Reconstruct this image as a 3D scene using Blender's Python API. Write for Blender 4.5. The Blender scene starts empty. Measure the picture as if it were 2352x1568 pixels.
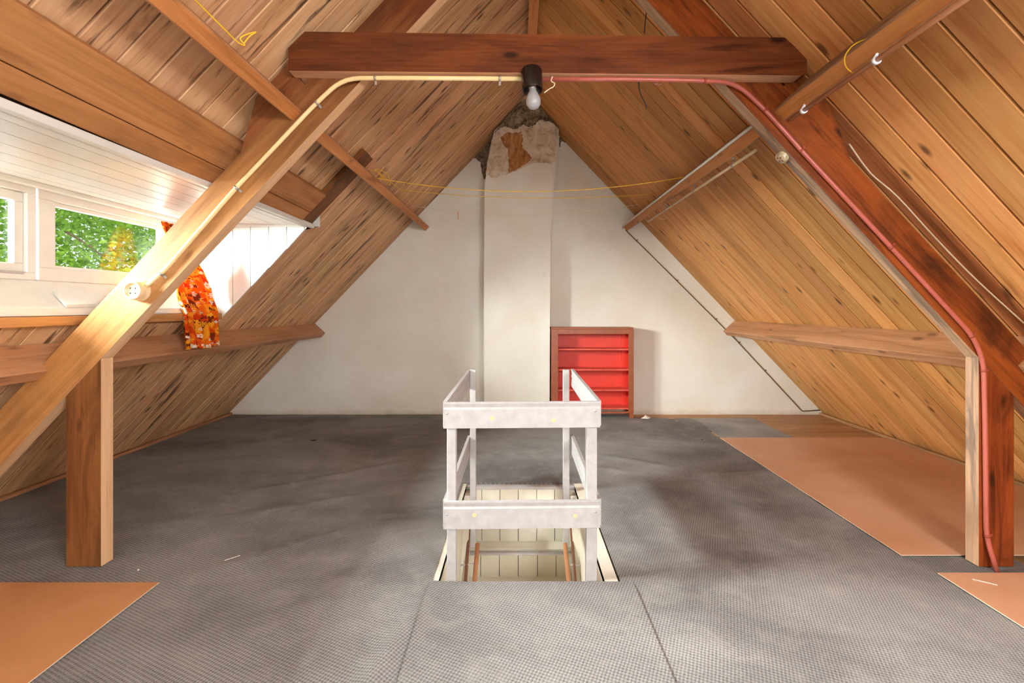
import bpy, bmesh, math, random
from mathutils import Matrix, Vector, noise as mnoise

random.seed(7)
SC = bpy.context.scene
COL = SC.collection
PI = math.pi

# ------------------------------------------------------------------ camera, world, lights, exposure
FPX, VX, VY = 1080.0, 1190.0, 705.0          # focal length in pixels, vanishing point of the room's depth axis
CX, CH = -0.119, 1.40                        # camera stands a little left of the ridge, 1.4 m above the floor
cam = bpy.data.cameras.new('camera'); cam_o = bpy.data.objects.new('camera', cam); COL.objects.link(cam_o)
cam.sensor_width = 36.0; cam.lens = FPX / 2352.0 * 36.0
cam.shift_x = -(VX - 1176.0) / 2352.0; cam.shift_y = -(784.0 - VY) / 2352.0
cam.clip_start = 0.05; cam.clip_end = 200
cam_o.location = (CX, 0, CH); cam_o.rotation_euler = (PI / 2, 0, 0)
SC.camera = cam_o

SC.view_settings.view_transform = 'Standard'
SC.view_settings.look = 'None'
SC.view_settings.gamma = 1.0
SC.view_settings.use_curve_mapping = False
SC.view_settings.exposure = 1.17

W = bpy.data.worlds.new('sky'); SC.world = W; W.use_nodes = True
bgn = W.node_tree.nodes['Background']
bgn.inputs[0].default_value = (0.86, 0.93, 1.0, 1); bgn.inputs[1].default_value = 0.9

def area(name, loc, rot, sx, sy, watts, col=(1, 1, 1)):
    l = bpy.data.lights.new(name, 'AREA'); l.shape = 'RECTANGLE'; l.size = sx; l.size_y = sy
    l.energy = watts; l.color = col
    o = bpy.data.objects.new(name, l); COL.objects.link(o); o.location = loc; o.rotation_euler = rot
    return o
# daylight outside the nearer dormer windows (left, beside the camera), outside the rear gable window and up the stairs
area('daylight_dormer', (-4.3, 2.05, 2.28), (0, math.radians(-80), 0), 0.85, 1.6, 900, (0.95, 0.98, 1.0))
area('daylight_rear_window', (0.0, -2.75, 1.75), (math.radians(90), 0, 0), 3.2, 1.7, 62, (0.95, 0.97, 1.0))
fill_o = area('fill_right_slope', (1.80, -0.75, 2.13), (0, 0, 0), 1.5, 0.95, 125, (0.94, 0.97, 1.0))  # added fill light under the right slope behind the camera, no real window
fill_o.rotation_euler = Vector((-0.72, 0.30, -0.62)).to_track_quat('-Z', 'Y').to_euler()
area('daylight_stairwell', (-0.1, 2.3, -1.9), (math.radians(150), 0, 0), 0.7, 0.7, 30, (1.0, 0.98, 0.95))
su = bpy.data.lights.new('sun', 'SUN'); su.energy = 1.3; su.angle = 0.05; su.color = (1, 0.96, 0.88)
so = bpy.data.objects.new('sun', su); COL.objects.link(so); so.rotation_euler = (math.radians(38), math.radians(22), 0)

cy = SC.cycles
try:
    cy.use_denoising = True
    cy.use_adaptive_sampling = True; cy.adaptive_threshold = 0.14; cy.adaptive_min_samples = 16
    cy.max_bounces = 6; cy.diffuse_bounces = 4; cy.glossy_bounces = 3; cy.transmission_bounces = 4
    cy.transparent_max_bounces = 8; cy.sample_clamp_indirect = 6.0; cy.caustics_reflective = False; cy.caustics_refractive = False
except Exception:
    pass

# ------------------------------------------------------------------ measures of the place
YW = 6.127                                   # end wall
YB = -2.442                                  # rear wall behind the camera
YT = 2.516                                   # front face of the roof truss
EL, ER = 3.90, 3.865                         # half widths at the eaves
def ZR(Y): return 4.062 + (YW - Y) * 0.0277  # the ridge rises a little towards the camera
def roofZ(x, Y): return ZR(Y) * (1 - abs(x) / (EL if x < 0 else ER))
def nrm(s):                                  # inward normal of a roof slope in the xz plane, s = -1 left, 1 right
    a = math.atan2(4.12, 3.88); return Vector((-s * math.sin(a), 0, -math.cos(a)))
def P(u, v, Y): return Vector(((u - VX) * Y / FPX + CX, Y, CH - (v - VY) * Y / FPX))
def onroof(u, v, d=0.0):
    lo, hi = 0.2, 9.0
    for _ in range(50):
        m = (lo + hi) / 2; p = P(u, v, m)
        if p.z < roofZ(p.x, m) - d * 1.45: lo = m
        else: hi = m
    return P(u, v, lo)
def onfloor(u, v): return P(u, v, FPX * CH / (v - VY))

# ------------------------------------------------------------------ materials
def lin(c): return tuple(((x / 255) / 12.92 if x / 255 <= 0.04045 else ((x / 255 + 0.055) / 1.055) ** 2.4) for x in c) + (1.0,)
class NT:
    def __init__(s, name, rough=0.6, spec=0.3):
        s.m = bpy.data.materials.new(name); s.m.use_nodes = True; s.t = s.m.node_tree; s.n = s.t.nodes
        s.b = s.n['Principled BSDF']; s.b.inputs['Roughness'].default_value = rough
        s.b.inputs['Specular IOR Level'].default_value = spec
    def new(s, typ, **kw):
        n = s.n.new(typ)
        for k, v in kw.items(): setattr(n, k, v)
        return n
    def link(s, a, b): s.t.links.new(a, b)
    def val(s, sock, x):
        if hasattr(x, 'node'): s.link(x, sock)
        else: sock.default_value = x
    def math(s, op, a, b=0.0, c=None, clamp=False):
        n = s.new('ShaderNodeMath', operation=op); n.use_clamp = clamp
        s.val(n.inputs[0], a); s.val(n.inputs[1], b)
        if c is not None: s.val(n.inputs[2], c)
        return n.outputs[0]
    def vmath(s, op, a, b=None):
        n = s.new('ShaderNodeVectorMath', operation=op); s.val(n.inputs[0], a)
        if b is not None: s.val(n.inputs[1], b)
        return n.outputs[0]
    def coord(s, which='Object'): return s.new('ShaderNodeTexCoord').outputs[which]
    def rand(s): return s.new('ShaderNodeObjectInfo').outputs['Random']
    def noise(s, vec, scale, detail=4, rough=0.55, dist=0.0):
        n = s.new('ShaderNodeTexNoise'); s.link(vec, n.inputs['Vector']); n.inputs['Scale'].default_value = scale
        n.inputs['Detail'].default_value = detail; n.inputs['Roughness'].default_value = rough; n.inputs['Distortion'].default_value = dist
        return n.outputs['Fac']
    def ramp(s, fac, stops, interp='LINEAR'):
        n = s.new('ShaderNodeValToRGB'); n.color_ramp.interpolation = interp; e = n.color_ramp.elements
        while len(e) < len(stops): e.new(0.5)
        for i, (p, c) in enumerate(stops): e[i].position = p; e[i].color = c if len(c) == 4 else tuple(c) + (1,)
        s.link(fac, n.inputs[0]); return n.outputs[0]
    def mix(s, fac, a, b, mode='MIX'):
        n = s.new('ShaderNodeMix', data_type='RGBA', blend_type=mode); s.val(n.inputs[0], fac)
        for sk, x in ((n.inputs[6], a), (n.inputs[7], b)): s.val(sk, x)
        return n.outputs[2]
    def bump(s, h, strength, dist=0.01):
        n = s.new('ShaderNodeBump'); n.inputs['Strength'].default_value = strength; n.inputs['Distance'].default_value = dist
        s.link(h, n.inputs['Height']); s.link(n.outputs[0], s.b.inputs['Normal'])
    def color(s, c): s.val(s.b.inputs['Base Color'], c); return s.m
    def vary(s, col, amount, hue=0.0):
        w = s.new('ShaderNodeTexWhiteNoise', noise_dimensions='1D'); s.link(s.rand(), w.inputs['W'])
        h = s.new('ShaderNodeHueSaturation'); s.link(col, h.inputs['Color'])
        s.link(s.math('MULTIPLY_ADD', w.outputs['Value'], amount, 1 - amount / 2), h.inputs['Value'])
        if hue: s.link(s.math('MULTIPLY_ADD', s.rand(), hue, 0.5 - hue / 2), h.inputs['Hue'])
        return h.outputs[0]
BLK = (0, 0, 0, 1); WHT = (1, 1, 1, 1)

def wood(name, light, dark, stain=0.0, staincol=(50, 28, 12), knots=0.7, var=0.25, rough=0.55, sth=(0.58, 0.66), blotch=0.0, spec=0.25, hue=0.012, grad=None):
    t = NT(name, rough, spec)
    r = t.rand(); cb = t.new('ShaderNodeCombineXYZ')
    t.link(t.math('MULTIPLY', r, 53.0), cb.inputs[0]); t.link(t.math('MULTIPLY', r, 17.0), cb.inputs[1]); t.link(t.math('MULTIPLY', r, 29.0), cb.inputs[2])
    v = t.vmath('ADD', t.coord(), cb.outputs[0])
    g1 = t.noise(t.vmath('MULTIPLY', v, (0.9, 11, 11)), 1.0, 5, 0.6, 0.9)
    g2 = t.noise(t.vmath('MULTIPLY', v, (2.2, 75, 75)), 1.0, 3, 0.6, 0.2)
    f = t.math('ADD', t.math('MULTIPLY', g1, 0.68), t.math('MULTIPLY', g2, 0.32))
    mid = tuple((a * 0.62 + b * 0.38) for a, b in zip(light, dark))
    c = t.ramp(f, [(0.32, lin(dark)), (0.48, lin(mid)), (0.66, lin(light))])
    if grad:                                   # stained darker towards one end of the timber
        sx = t.new('ShaderNodeSeparateXYZ'); t.link(t.coord(), sx.inputs[0]); ng = t.noise(t.vmath('MULTIPLY', v, (1.2, 7, 7)), 1.0, 5, 0.6)
        gf = t.math('ADD', sx.outputs[0], t.math('MULTIPLY_ADD', ng, 1.6, -0.8))
        gm = t.new('ShaderNodeMapRange'); t.link(gf, gm.inputs[0]); gm.inputs[1].default_value = grad[0]; gm.inputs[2].default_value = grad[1]
        c2 = t.ramp(f, [(0.32, lin(grad[3])), (0.66, lin(grad[2]))]); c = t.mix(gm.outputs[0], c, c2)
    if blotch:
        b = t.noise(t.vmath('MULTIPLY', v, (1.6, 5, 5)), 1.0, 6, 0.65, 1.2)
        c = t.mix(t.math('MULTIPLY', t.ramp(b, [(0.46, BLK), (0.68, WHT)]), blotch), c, lin(tuple(x * 0.32 for x in dark)))
    if stain:
        s1 = t.noise(t.vmath('MULTIPLY', v, (1.5, 15, 15)), 1.0, 5, 0.62, 0.6)
        m = t.math('MULTIPLY', t.ramp(s1, [(sth[0], BLK), (sth[1], WHT)]), stain)
        c = t.mix(m, c, lin(staincol))
    if knots:
        vo = t.new('ShaderNodeTexVoronoi'); t.link(t.vmath('MULTIPLY', v, (3.4, 8.5, 8.5)), vo.inputs['Vector']); vo.inputs['Scale'].default_value = 1.0
        sel = t.ramp(t.noise(v, 0.9, 0), [(0.42, BLK), (0.5, WHT)])
        k = t.math('MULTIPLY', t.ramp(vo.outputs['Distance'], [(0.09, WHT), (0.2, BLK)]), knots)
        c = t.mix(t.math('MULTIPLY', k, sel), c, lin(tuple(x * 0.5 for x in staincol)))
    c = t.vary(c, var, hue)
    t.bump(f, 0.25, 0.004)
    return t.color(c)

M = {}
M['board_l'] = wood('pine_boards_stained', (228, 184, 140), (188, 136, 92), 0.85, (76, 44, 24), 0.8, 0.26, sth=(0.56, 0.65))
M['board_r'] = wood('pine_boards_orange', (224, 166, 104), (184, 118, 60), 0.45, (100, 54, 22), 0.75, 0.36, sth=(0.6, 0.7))
M['board_rough'] = wood('raw_edge_board', (214, 138, 80), (120, 70, 38), 0.6, (58, 34, 20), 0.6, 0.1)
M['timber_l'] = wood('honey_timber', (196, 138, 86), (148, 92, 46), 0.22, (86, 46, 20), 0.55, 0.12, blotch=0.22)
M['timber_lg'] = wood('honey_timber_stained_top', (200, 140, 86), (150, 92, 46), 0.22, (86, 46, 20), 0.55, 0.04, blotch=0.3, grad=(1.2, 2.9, (118, 58, 26), (70, 28, 12)))
M['timber_light'] = wood('pale_timber', (230, 188, 148), (198, 146, 106), 0.15, (110, 66, 36), 0.45, 0.1)
M['timber_pale_grey'] = wood('weathered_timber', (212, 168, 130), (122, 104, 92), 0.55, (72, 66, 66), 0.4, 0.08, sth=(0.47, 0.57))
M['timber_red'] = wood('red_stained_timber', (154, 76, 30), (104, 43, 14), 0.8, (50, 16, 6), 0.8, 0.08, blotch=0.7, rough=0.42, sth=(0.55, 0.7))
M['timber_dark'] = wood('dark_brown_timber', (132, 74, 34), (76, 34, 13), 0.6, (46, 18, 8), 0.85, 0.08, blotch=0.45, rough=0.45)
M['timber_dark_l'] = wood('brown_timber', (148, 92, 50), (98, 54, 26), 0.55, (64, 30, 12), 0.6, 0.1, blotch=0.5)
M['purlin'] = wood('brown_purlin', (200, 148, 108), (152, 102, 66), 0.35, (84, 50, 28), 0.5, 0.12)
M['purlin_o'] = wood('orange_purlin', (212, 142, 84), (166, 96, 48), 0.45, (92, 46, 20), 0.6, 0.1)
M['floorwood'] = wood('floor_planks', (186, 142, 100), (128, 88, 56), 0.3, (70, 46, 30), 0.3, 0.2, rough=0.5)
M['batten'] = wood('worn_batten', (196, 146, 104), (134, 90, 58), 0.4, (70, 50, 36), 0.3, 0.1)
M['pinwood'] = wood('clothespin_wood', (226, 178, 130), (196, 146, 100), 0, knots=0, var=0.05)

def plain(name, c, rough=0.5, spec=0.4, metal=0.0, n=0.0, nscale=14, c2=None, bump=0.0):
    t = NT(name, rough, spec); t.b.inputs['Metallic'].default_value = metal
    col = lin(c)
    if n:
        f = t.noise(t.coord(), nscale, 5, 0.6)
        col = t.mix(t.math('MULTIPLY', t.ramp(f, [(0.35, BLK), (0.7, WHT)]), n), lin(c), lin(c2 or tuple(x * 0.75 for x in c)))
        if bump: t.bump(f, bump, 0.005)
    return t.color(col)
M['white'] = plain('white_gloss_paint', (226, 223, 216), 0.35, 0.45, n=0.35, nscale=7, c2=(204, 198, 186))
M['white_worn'] = plain('worn_white_paint', (180, 175, 173), 0.45, 0.4, n=0.5, nscale=22, c2=(152, 144, 140), bump=0.1)
M['white_cream'] = plain('cream_paint', (226, 220, 204), 0.5, 0.35, n=0.45, nscale=9, c2=(206, 197, 176))
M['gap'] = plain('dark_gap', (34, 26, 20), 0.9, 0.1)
M['deck'] = plain('roof_underlay', (30, 20, 13), 0.95, 0.05)
M['cream'] = plain('cream_conduit', (238, 208, 152), 0.35, 0.45, n=0.3, nscale=20, c2=(214, 180, 124))
M['cream_socket'] = plain('cream_bakelite', (226, 194, 150), 0.32, 0.5)
M['redpipe'] = plain('red_painted_conduit', (176, 92, 78), 0.35, 0.5, n=0.3, nscale=30, c2=(150, 70, 58))
M['greypipe'] = plain('grey_white_conduit', (214, 208, 194), 0.4, 0.45, n=0.4, nscale=30, c2=(170, 162, 146))
M['darkwire'] = plain('dirty_wall_cable', (112, 90, 62), 0.6, 0.3)
M['whitewire'] = plain('bare_cable', (222, 196, 166), 0.4, 0.5)
M['black'] = plain('black_bakelite', (26, 21, 20), 0.25, 0.5)
M['blackwire'] = plain('black_wire', (32, 28, 26), 0.5, 0.4)
M['metal'] = plain('zinc_clip', (178, 168, 158), 0.4, 0.5, metal=0.6)
M['redclip'] = plain('painted_clip', (150, 66, 48), 0.4, 0.5)
M['rod'] = plain('copper_brown_rod', (176, 122, 86), 0.35, 0.5)
M['rod2'] = plain('ivory_rod', (206, 184, 146), 0.4, 0.5, n=0.4, nscale=18, c2=(176, 146, 102))
M['bracket'] = plain('white_bracket', (222, 226, 232), 0.35, 0.5)
M['yellow'] = plain('yellow_cord', (226, 178, 44), 0.6, 0.3)
M['palecord'] = plain('pale_cord', (226, 210, 178), 0.7, 0.2)
M['handrail'] = plain('orange_varnished_rail', (214, 150, 106), 0.35, 0.5, n=0.3, nscale=20, c2=(190, 120, 78))
M['brownpaint'] = plain('brown_paint', (128, 82, 62), 0.5, 0.4)
M['crystal'] = plain('aged_porcelain', (206, 188, 152), 0.3, 0.6, n=0.9, nscale=60, c2=(110, 86, 58))
M['hb'] = plain('hardboard', (206, 156, 122), 0.5, 0.35, n=0.6, nscale=2.2, c2=(190, 132, 96))
M['hb_l'] = plain('hardboard_orange', (210, 150, 100), 0.5, 0.35, n=0.6, nscale=2.2, c2=(192, 126, 76))
M['hb_edge'] = plain('hardboard_edge', (226, 200, 174), 0.7, 0.2)
M['shelf_out'] = plain('brown_red_paint', (158, 84, 50), 0.4, 0.45, n=0.6, nscale=12, c2=(126, 62, 36))
M['shelf_in'] = plain('red_paint', (226, 66, 48), 0.45, 0.4, n=0.5, nscale=9, c2=(206, 52, 40))
M['shelf_board'] = plain('dusty_red_paint', (226, 100, 82), 0.5, 0.35, n=0.8, nscale=10, c2=(202, 62, 48))
M['screw'] = plain('screw_steel', (190, 190, 192), 0.3, 0.5, metal=0.8)
M['knot'] = plain('bled_knot', (214, 186, 138), 0.5, 0.3)
M['paper'] = plain('paper_scrap', (216, 208, 196), 0.8, 0.1)

def glass():
    t = NT('window_glass', 0.02)
    tr = t.new('ShaderNodeBsdfTransparent'); gl = t.new('ShaderNodeBsdfGlossy'); gl.inputs['Roughness'].default_value = 0.02
    tr.inputs[0].default_value = (0.96, 0.99, 0.97, 1)
    mx = t.new('ShaderNodeMixShader'); mx.inputs[0].default_value = 0.025
    t.link(tr.outputs[0], mx.inputs[1]); t.link(gl.outputs[0], mx.inputs[2]); t.link(mx.outputs[0], t.n['Material Output'].inputs[0])
    return t.m
M['glass'] = glass()
def bulbmat():
    t = NT('frosted_bulb_glass', 0.25, 0.5); t.b.inputs['Transmission Weight'].default_value = 0.25
    return t.color(lin((178, 177, 178)))
M['bulb'] = bulbmat()

def plaster():
    t = NT('limewashed_plaster', 0.8, 0.15); v = t.coord()
    a = t.noise(v, 1.1, 5, 0.6, 0.3); b = t.noise(v, 7.0, 6, 0.65); d = t.noise(v, 38, 3, 0.6)
    c = t.mix(t.ramp(a, [(0.36, BLK), (0.66, WHT)]), lin((224, 215, 199)), lin((234, 229, 219)))
    c = t.mix(t.math('MULTIPLY', t.ramp(b, [(0.62, BLK), (0.78, WHT)]), 0.35), c, lin((190, 172, 146)))
    c = t.mix(t.ramp(d, [(0.735, BLK), (0.76, WHT)]), c, lin((150, 130, 108)))
    sx = t.new('ShaderNodeSeparateXYZ'); t.link(v, sx.inputs[0])
    # browner band towards the floor, broken up by noise
    low = t.math('ADD', sx.outputs[2], t.math('MULTIPLY', b, 0.16))
    c = t.mix(t.math('MULTIPLY', t.ramp(low, [(0.07, WHT), (0.15, BLK)]), 0.5), c, lin((186, 160, 124)))
    t.bump(b, 0.12, 0.01)
    return t.color(c)
M['plaster'] = plaster()
def sooty():
    t = NT('mouldy_render', 0.9, 0.1); v = t.coord(); a = t.noise(v, 9, 7, 0.7, 0.6); b = t.noise(v, 30, 4, 0.6)
    c = t.ramp(a, [(0.36, lin((66, 54, 42))), (0.52, lin((140, 122, 98))), (0.64, lin((176, 158, 132)))])
    c = t.mix(t.math('MULTIPLY', t.ramp(b, [(0.5, BLK), (0.68, WHT)]), 0.6), c, lin((60, 48, 36)))
    t.bump(a, 0.5, 0.02); return t.color(c)
M['soot'] = sooty()
def bareclay():
    t = NT('bare_clay_render', 0.9, 0.1); v = t.coord()
    a = t.noise(t.vmath('MULTIPLY', v, (14, 5, 5)), 1.0, 6, 0.7, 0.4); b = t.noise(v, 6, 4, 0.6)
    c = t.ramp(a, [(0.34, lin((132, 82, 46))), (0.5, lin((178, 122, 76))), (0.68, lin((204, 160, 116)))])
    c = t.mix(t.math('MULTIPLY', t.ramp(b, [(0.56, BLK), (0.7, WHT)]), 0.8), c, lin((110, 70, 42)))
    t.bump(a, 0.4, 0.01); return t.color(c)
M['clay'] = bareclay()
def flaky():
    t = NT('flaking_limewash', 0.85, 0.1); v = t.coord(); a = t.noise(v, 8, 6, 0.65, 0.5)
    c = t.ramp(a, [(0.34, lin((168, 142, 114))), (0.46, lin((206, 186, 160))), (0.62, lin((226, 212, 192)))])
    t.bump(a, 0.4, 0.015); return t.color(c)
M['flake'] = flaky()
def carpetmat(name, dark, light, wear, big=0.9):
    t = NT(name, 0.95, 0.05); v = t.coord(); rt = t.new('ShaderNodeVectorRotate'); rt.inputs['Angle'].default_value = 0.42; t.link(v, rt.inputs['Vector']); sx = t.new('ShaderNodeSeparateXYZ'); t.link(rt.outputs[0], sx.inputs[0])
    px, py = 2 * PI / 0.027, 2 * PI / 0.030
    w = t.math('MULTIPLY', t.noise(v, 9, 2), 1.6)
    a = t.math('ADD', t.math('MULTIPLY', sx.outputs[0], px), w); b = t.math('MULTIPLY', sx.outputs[1], py)
    s = t.math('MULTIPLY', t.math('SINE', t.math('ADD', a, b)), t.math('SINE', t.math('SUBTRACT', a, b)))
    s = t.math('MULTIPLY_ADD', s, 0.5, 0.5)
    fine = t.noise(t.vmath('MULTIPLY', v, (160, 260, 160)), 1.0, 3, 0.7)
    f = t.math('ADD', t.math('MULTIPLY', s, 0.36), t.math('MULTIPLY', fine, 0.66))
    c = t.ramp(f, [(0.22, lin(dark)), (0.85, lin(light))])
    n1 = t.noise(t.vmath('MULTIPLY', v, (1.0, 1.6, 1)), 0.9, 5, 0.6, 0.5); n2 = t.noise(v, 5.5, 6, 0.7, 0.4)
    c = t.mix(t.math('MULTIPLY', t.ramp(n1, [(0.36, WHT), (0.6, BLK)]), 0.42), c, lin(tuple(x * 0.55 for x in dark)))
    c = t.mix(t.math('MULTIPLY', t.ramp(n2, [(0.5, BLK), (0.75, WHT)]), 0.35), c, lin(wear))
    t.bump(f, 0.6, 0.004); return t.color(c)
M['carpet'] = carpetmat('grey_woven_carpet', (82, 78, 75), (188, 184, 181), (172, 166, 158))
M['carpet2'] = carpetmat('pale_grey_carpet', (124, 122, 120), (196, 194, 190), (180, 176, 170))
def curtainmat():
    t = NT('orange_flower_cotton', 0.85, 0.1); uv = t.coord('UV')
    nz = t.new('ShaderNodeTexNoise'); t.link(uv, nz.inputs['Vector']); nz.inputs['Scale'].default_value = 26
    w = t.vmath('ADD', uv, t.vmath('MULTIPLY', t.vmath('SUBTRACT', nz.outputs['Color'], (0.5, 0.5, 0.5)), (0.006, 0.006, 0)))
    def vor(scale, off):
        n = t.new('ShaderNodeTexVoronoi'); t.link(t.vmath('ADD', w, (off, off * 0.7, 0)), n.inputs['Vector']); n.inputs['Scale'].default_value = scale
        return n
    def flower(scale, off, petals, R, depth):
        n = vor(scale, off); d = t.vmath('SUBTRACT', t.vmath('ADD', w, (off, off * 0.7, 0)), n.outputs['Position'])
        sp = t.new('ShaderNodeSeparateXYZ'); t.link(d, sp.inputs[0]); ln = t.new('ShaderNodeVectorMath', operation='LENGTH'); t.link(d, ln.inputs[0])
        ang = t.math('ARCTAN2', sp.outputs[1], sp.outputs[0]); lim = t.math('MULTIPLY_ADD', t.math('ABSOLUTE', t.math('COSINE', t.math('MULTIPLY', ang, petals / 2))), R * depth, R * (1 - depth))
        cs = t.new('ShaderNodeSeparateColor'); t.link(n.outputs['Color'], cs.inputs[0])
        return t.math('LESS_THAN', ln.outputs['Value'], lim), t.math('LESS_THAN', ln.outputs['Value'], R * 0.3), cs
    a = vor(20, 0); sp = t.new('ShaderNodeSeparateColor'); t.link(a.outputs['Color'], sp.inputs[0])
    c = t.ramp(sp.outputs[0], [(0.0, lin((238, 112, 22))), (0.5, lin((248, 160, 34))), (0.7, lin((222, 72, 18))), (0.86, lin((140, 52, 26)))], 'CONSTANT')
    for scale, off, pet, R, dep, cols in ((15, 3.1, 8, 0.030, 0.45, ((250, 176, 40), (226, 70, 22), (242, 230, 210))), (24, 7.7, 5, 0.017, 0.5, ((244, 234, 216), (250, 190, 60), (112, 36, 26)))):
        m, ctr, cs = flower(scale, off, pet, R, dep)
        pc_ = t.ramp(cs.outputs[1], [(0.0, lin(cols[0])), (0.4, lin(cols[1])), (0.7, lin(cols[2]))], 'CONSTANT')
        c = t.mix(m, c, pc_); c = t.mix(ctr, c, t.ramp(cs.outputs[2], [(0.0, lin((112, 34, 22))), (0.5, lin((236, 98, 24)))], 'CONSTANT'))
    t.color(c)
    tl = t.new('ShaderNodeBsdfTranslucent'); t.link(c, tl.inputs[0]); mx = t.new('ShaderNodeMixShader'); mx.inputs[0].default_value = 0.35
    t.link(t.b.outputs[0], mx.inputs[1]); t.link(tl.outputs[0], mx.inputs[2]); t.link(mx.outputs[0], t.n['Material Output'].inputs[0])
    return t.m
M['curtain'] = curtainmat()
def leafmat(name, c1, c2):
    t = NT(name, 0.6, 0.2); f = t.noise(t.coord(), 1.3, 5, 0.7)
    c = t.ramp(f, [(0.35, lin(c1)), (0.65, lin(c2))]); t.color(c)
    tl = t.new('ShaderNodeBsdfTranslucent'); t.link(c, tl.inputs[0]); mx = t.new('ShaderNodeMixShader'); mx.inputs[0].default_value = 0.4
    t.link(t.b.outputs[0], mx.inputs[1]); t.link(tl.outputs[0], mx.inputs[2]); t.link(mx.outputs[0], t.n['Material Output'].inputs[0])
    return t.m
M['leaf'] = leafmat('leaf_green', (66, 116, 26), (146, 180, 56))
M['leaf2'] = leafmat('leaf_deep_green', (46, 92, 26), (104, 148, 46))
M['bark'] = plain('bark', (120, 98, 70), 0.9, 0.1, n=0.5, nscale=8)

# ------------------------------------------------------------------ building helpers
def tri_box(bm, lo, hi, bevel=0.0, mi=0):
    vs = [bm.verts.new((x, y, z)) for x in (lo[0], hi[0]) for y in (lo[1], hi[1]) for z in (lo[2], hi[2])]
    fs = [bm.faces.new([vs[i] for i in q]) for q in ((0, 1, 3, 2), (4, 6, 7, 5), (0, 4, 5, 1), (2, 3, 7, 6), (0, 2, 6, 4), (1, 5, 7, 3))]
    for f in fs: f.material_index = mi
    if bevel:
        es = list({e for f in fs for e in f.edges})
        bmesh.ops.bevel(bm, geom=es, offset=bevel, segments=1, affect='EDGES', profile=0.5)
    return fs
def prism(bm, pts, a, b, axis='y', mi=0):
    """polygon pts extruded between a and b; axis y: pts are (x, z); axis z: pts are (x, y); axis x: pts are (y, z)"""
    def mk(p, t):
        return {'y': (p[0], t, p[1]), 'z': (p[0], p[1], t), 'x': (t, p[0], p[1])}[axis]
    va = [bm.verts.new(mk(p, a)) for p in pts]; vb = [bm.verts.new(mk(p, b)) for p in pts]; n = len(pts)
    fs = [bm.faces.new(va), bm.faces.new(list(reversed(vb)))]
    for i in range(n): fs.append(bm.faces.new((va[i], vb[i], vb[(i + 1) % n], va[(i + 1) % n])))
    for f in fs: f.material_index = mi
    return fs
def tube(bm, pts, r, seg=8, caps=True, mi=0):
    pts = [Vector(p) for p in pts]; rings = []; up = None
    for i, p in enumerate(pts):
        d = (pts[min(i + 1, len(pts) - 1)] - pts[max(i - 1, 0)]).normalized()
        if up is None: up = Vector((0, 0, 1)) if abs(d.z) < 0.9 else Vector((1, 0, 0))
        sx = d.cross(up).normalized(); up = sx.cross(d).normalized()
        rr = r[i] if isinstance(r, (list, tuple)) else r
        rings.append([bm.verts.new(p + (sx * math.cos(2 * PI * k / seg) + up * math.sin(2 * PI * k / seg)) * rr) for k in range(seg)])
    fs = []
    for a, b in zip(rings, rings[1:]):
        for k in range(seg): fs.append(bm.faces.new((a[k], a[(k + 1) % seg], b[(k + 1) % seg], b[k])))
    if caps: fs.append(bm.faces.new(list(reversed(rings[0])))); fs.append(bm.faces.new(rings[-1]))
    for f in fs: f.material_index = mi; f.smooth = len(f.verts) == 4
    return fs
def lathe(bm, prof, seg=20, mat=None, mi=0):
    """profile (r, z) turned about z; mat places it"""
    rings = []
    for r, z in prof:
        rings.append([bm.verts.new((r * math.cos(2 * PI * k / seg), r * math.sin(2 * PI * k / seg), z)) for k in range(seg)] if r > 1e-6 else [bm.verts.new((0, 0, z))])
    fs = []
    for a, b in zip(rings, rings[1:]):
        for k in range(seg):
            q = [a[k % len(a)], a[(k + 1) % len(a)], b[(k + 1) % len(b)], b[k % len(b)]]
            u = []
            for x in q:
                if x not in u: u.append(x)
            if len(u) > 2: fs.append(bm.faces.new(u))
    for f in fs: f.smooth = True; f.material_index = mi
    if mat: bmesh.ops.transform(bm, matrix=mat, verts=[v for rg in rings for v in rg])
    return fs
def spline(pts, n=6):
    pts = [Vector(p) for p in pts]; out = []
    for i in range(len(pts) - 1):
        a, b, c, d = pts[max(i - 1, 0)], pts[i], pts[i + 1], pts[min(i + 2, len(pts) - 1)]
        for k in range(n):
            t = k / n
            out.append(0.5 * ((2 * b) + (c - a) * t + (2 * a - 5 * b + 4 * c - d) * t * t + (3 * b - a - 3 * c + d) * t ** 3))
    out.append(pts[-1]); return out
def roundcorner(pts, r=0.06, n=5):
    pts = [Vector(p) for p in pts]; out = [pts[0]]
    for a, b, c in zip(pts, pts[1:], pts[2:]):
        d1 = (a - b); d2 = (c - b); k = min(r, d1.length * 0.45, d2.length * 0.45); p1 = b + d1.normalized() * k; p2 = b + d2.normalized() * k
        for i in range(n + 1):
            t = i / n; out.append(p1 * (1 - t) ** 2 + b * 2 * t * (1 - t) + p2 * t * t)
    out.append(pts[-1]); return out

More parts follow.
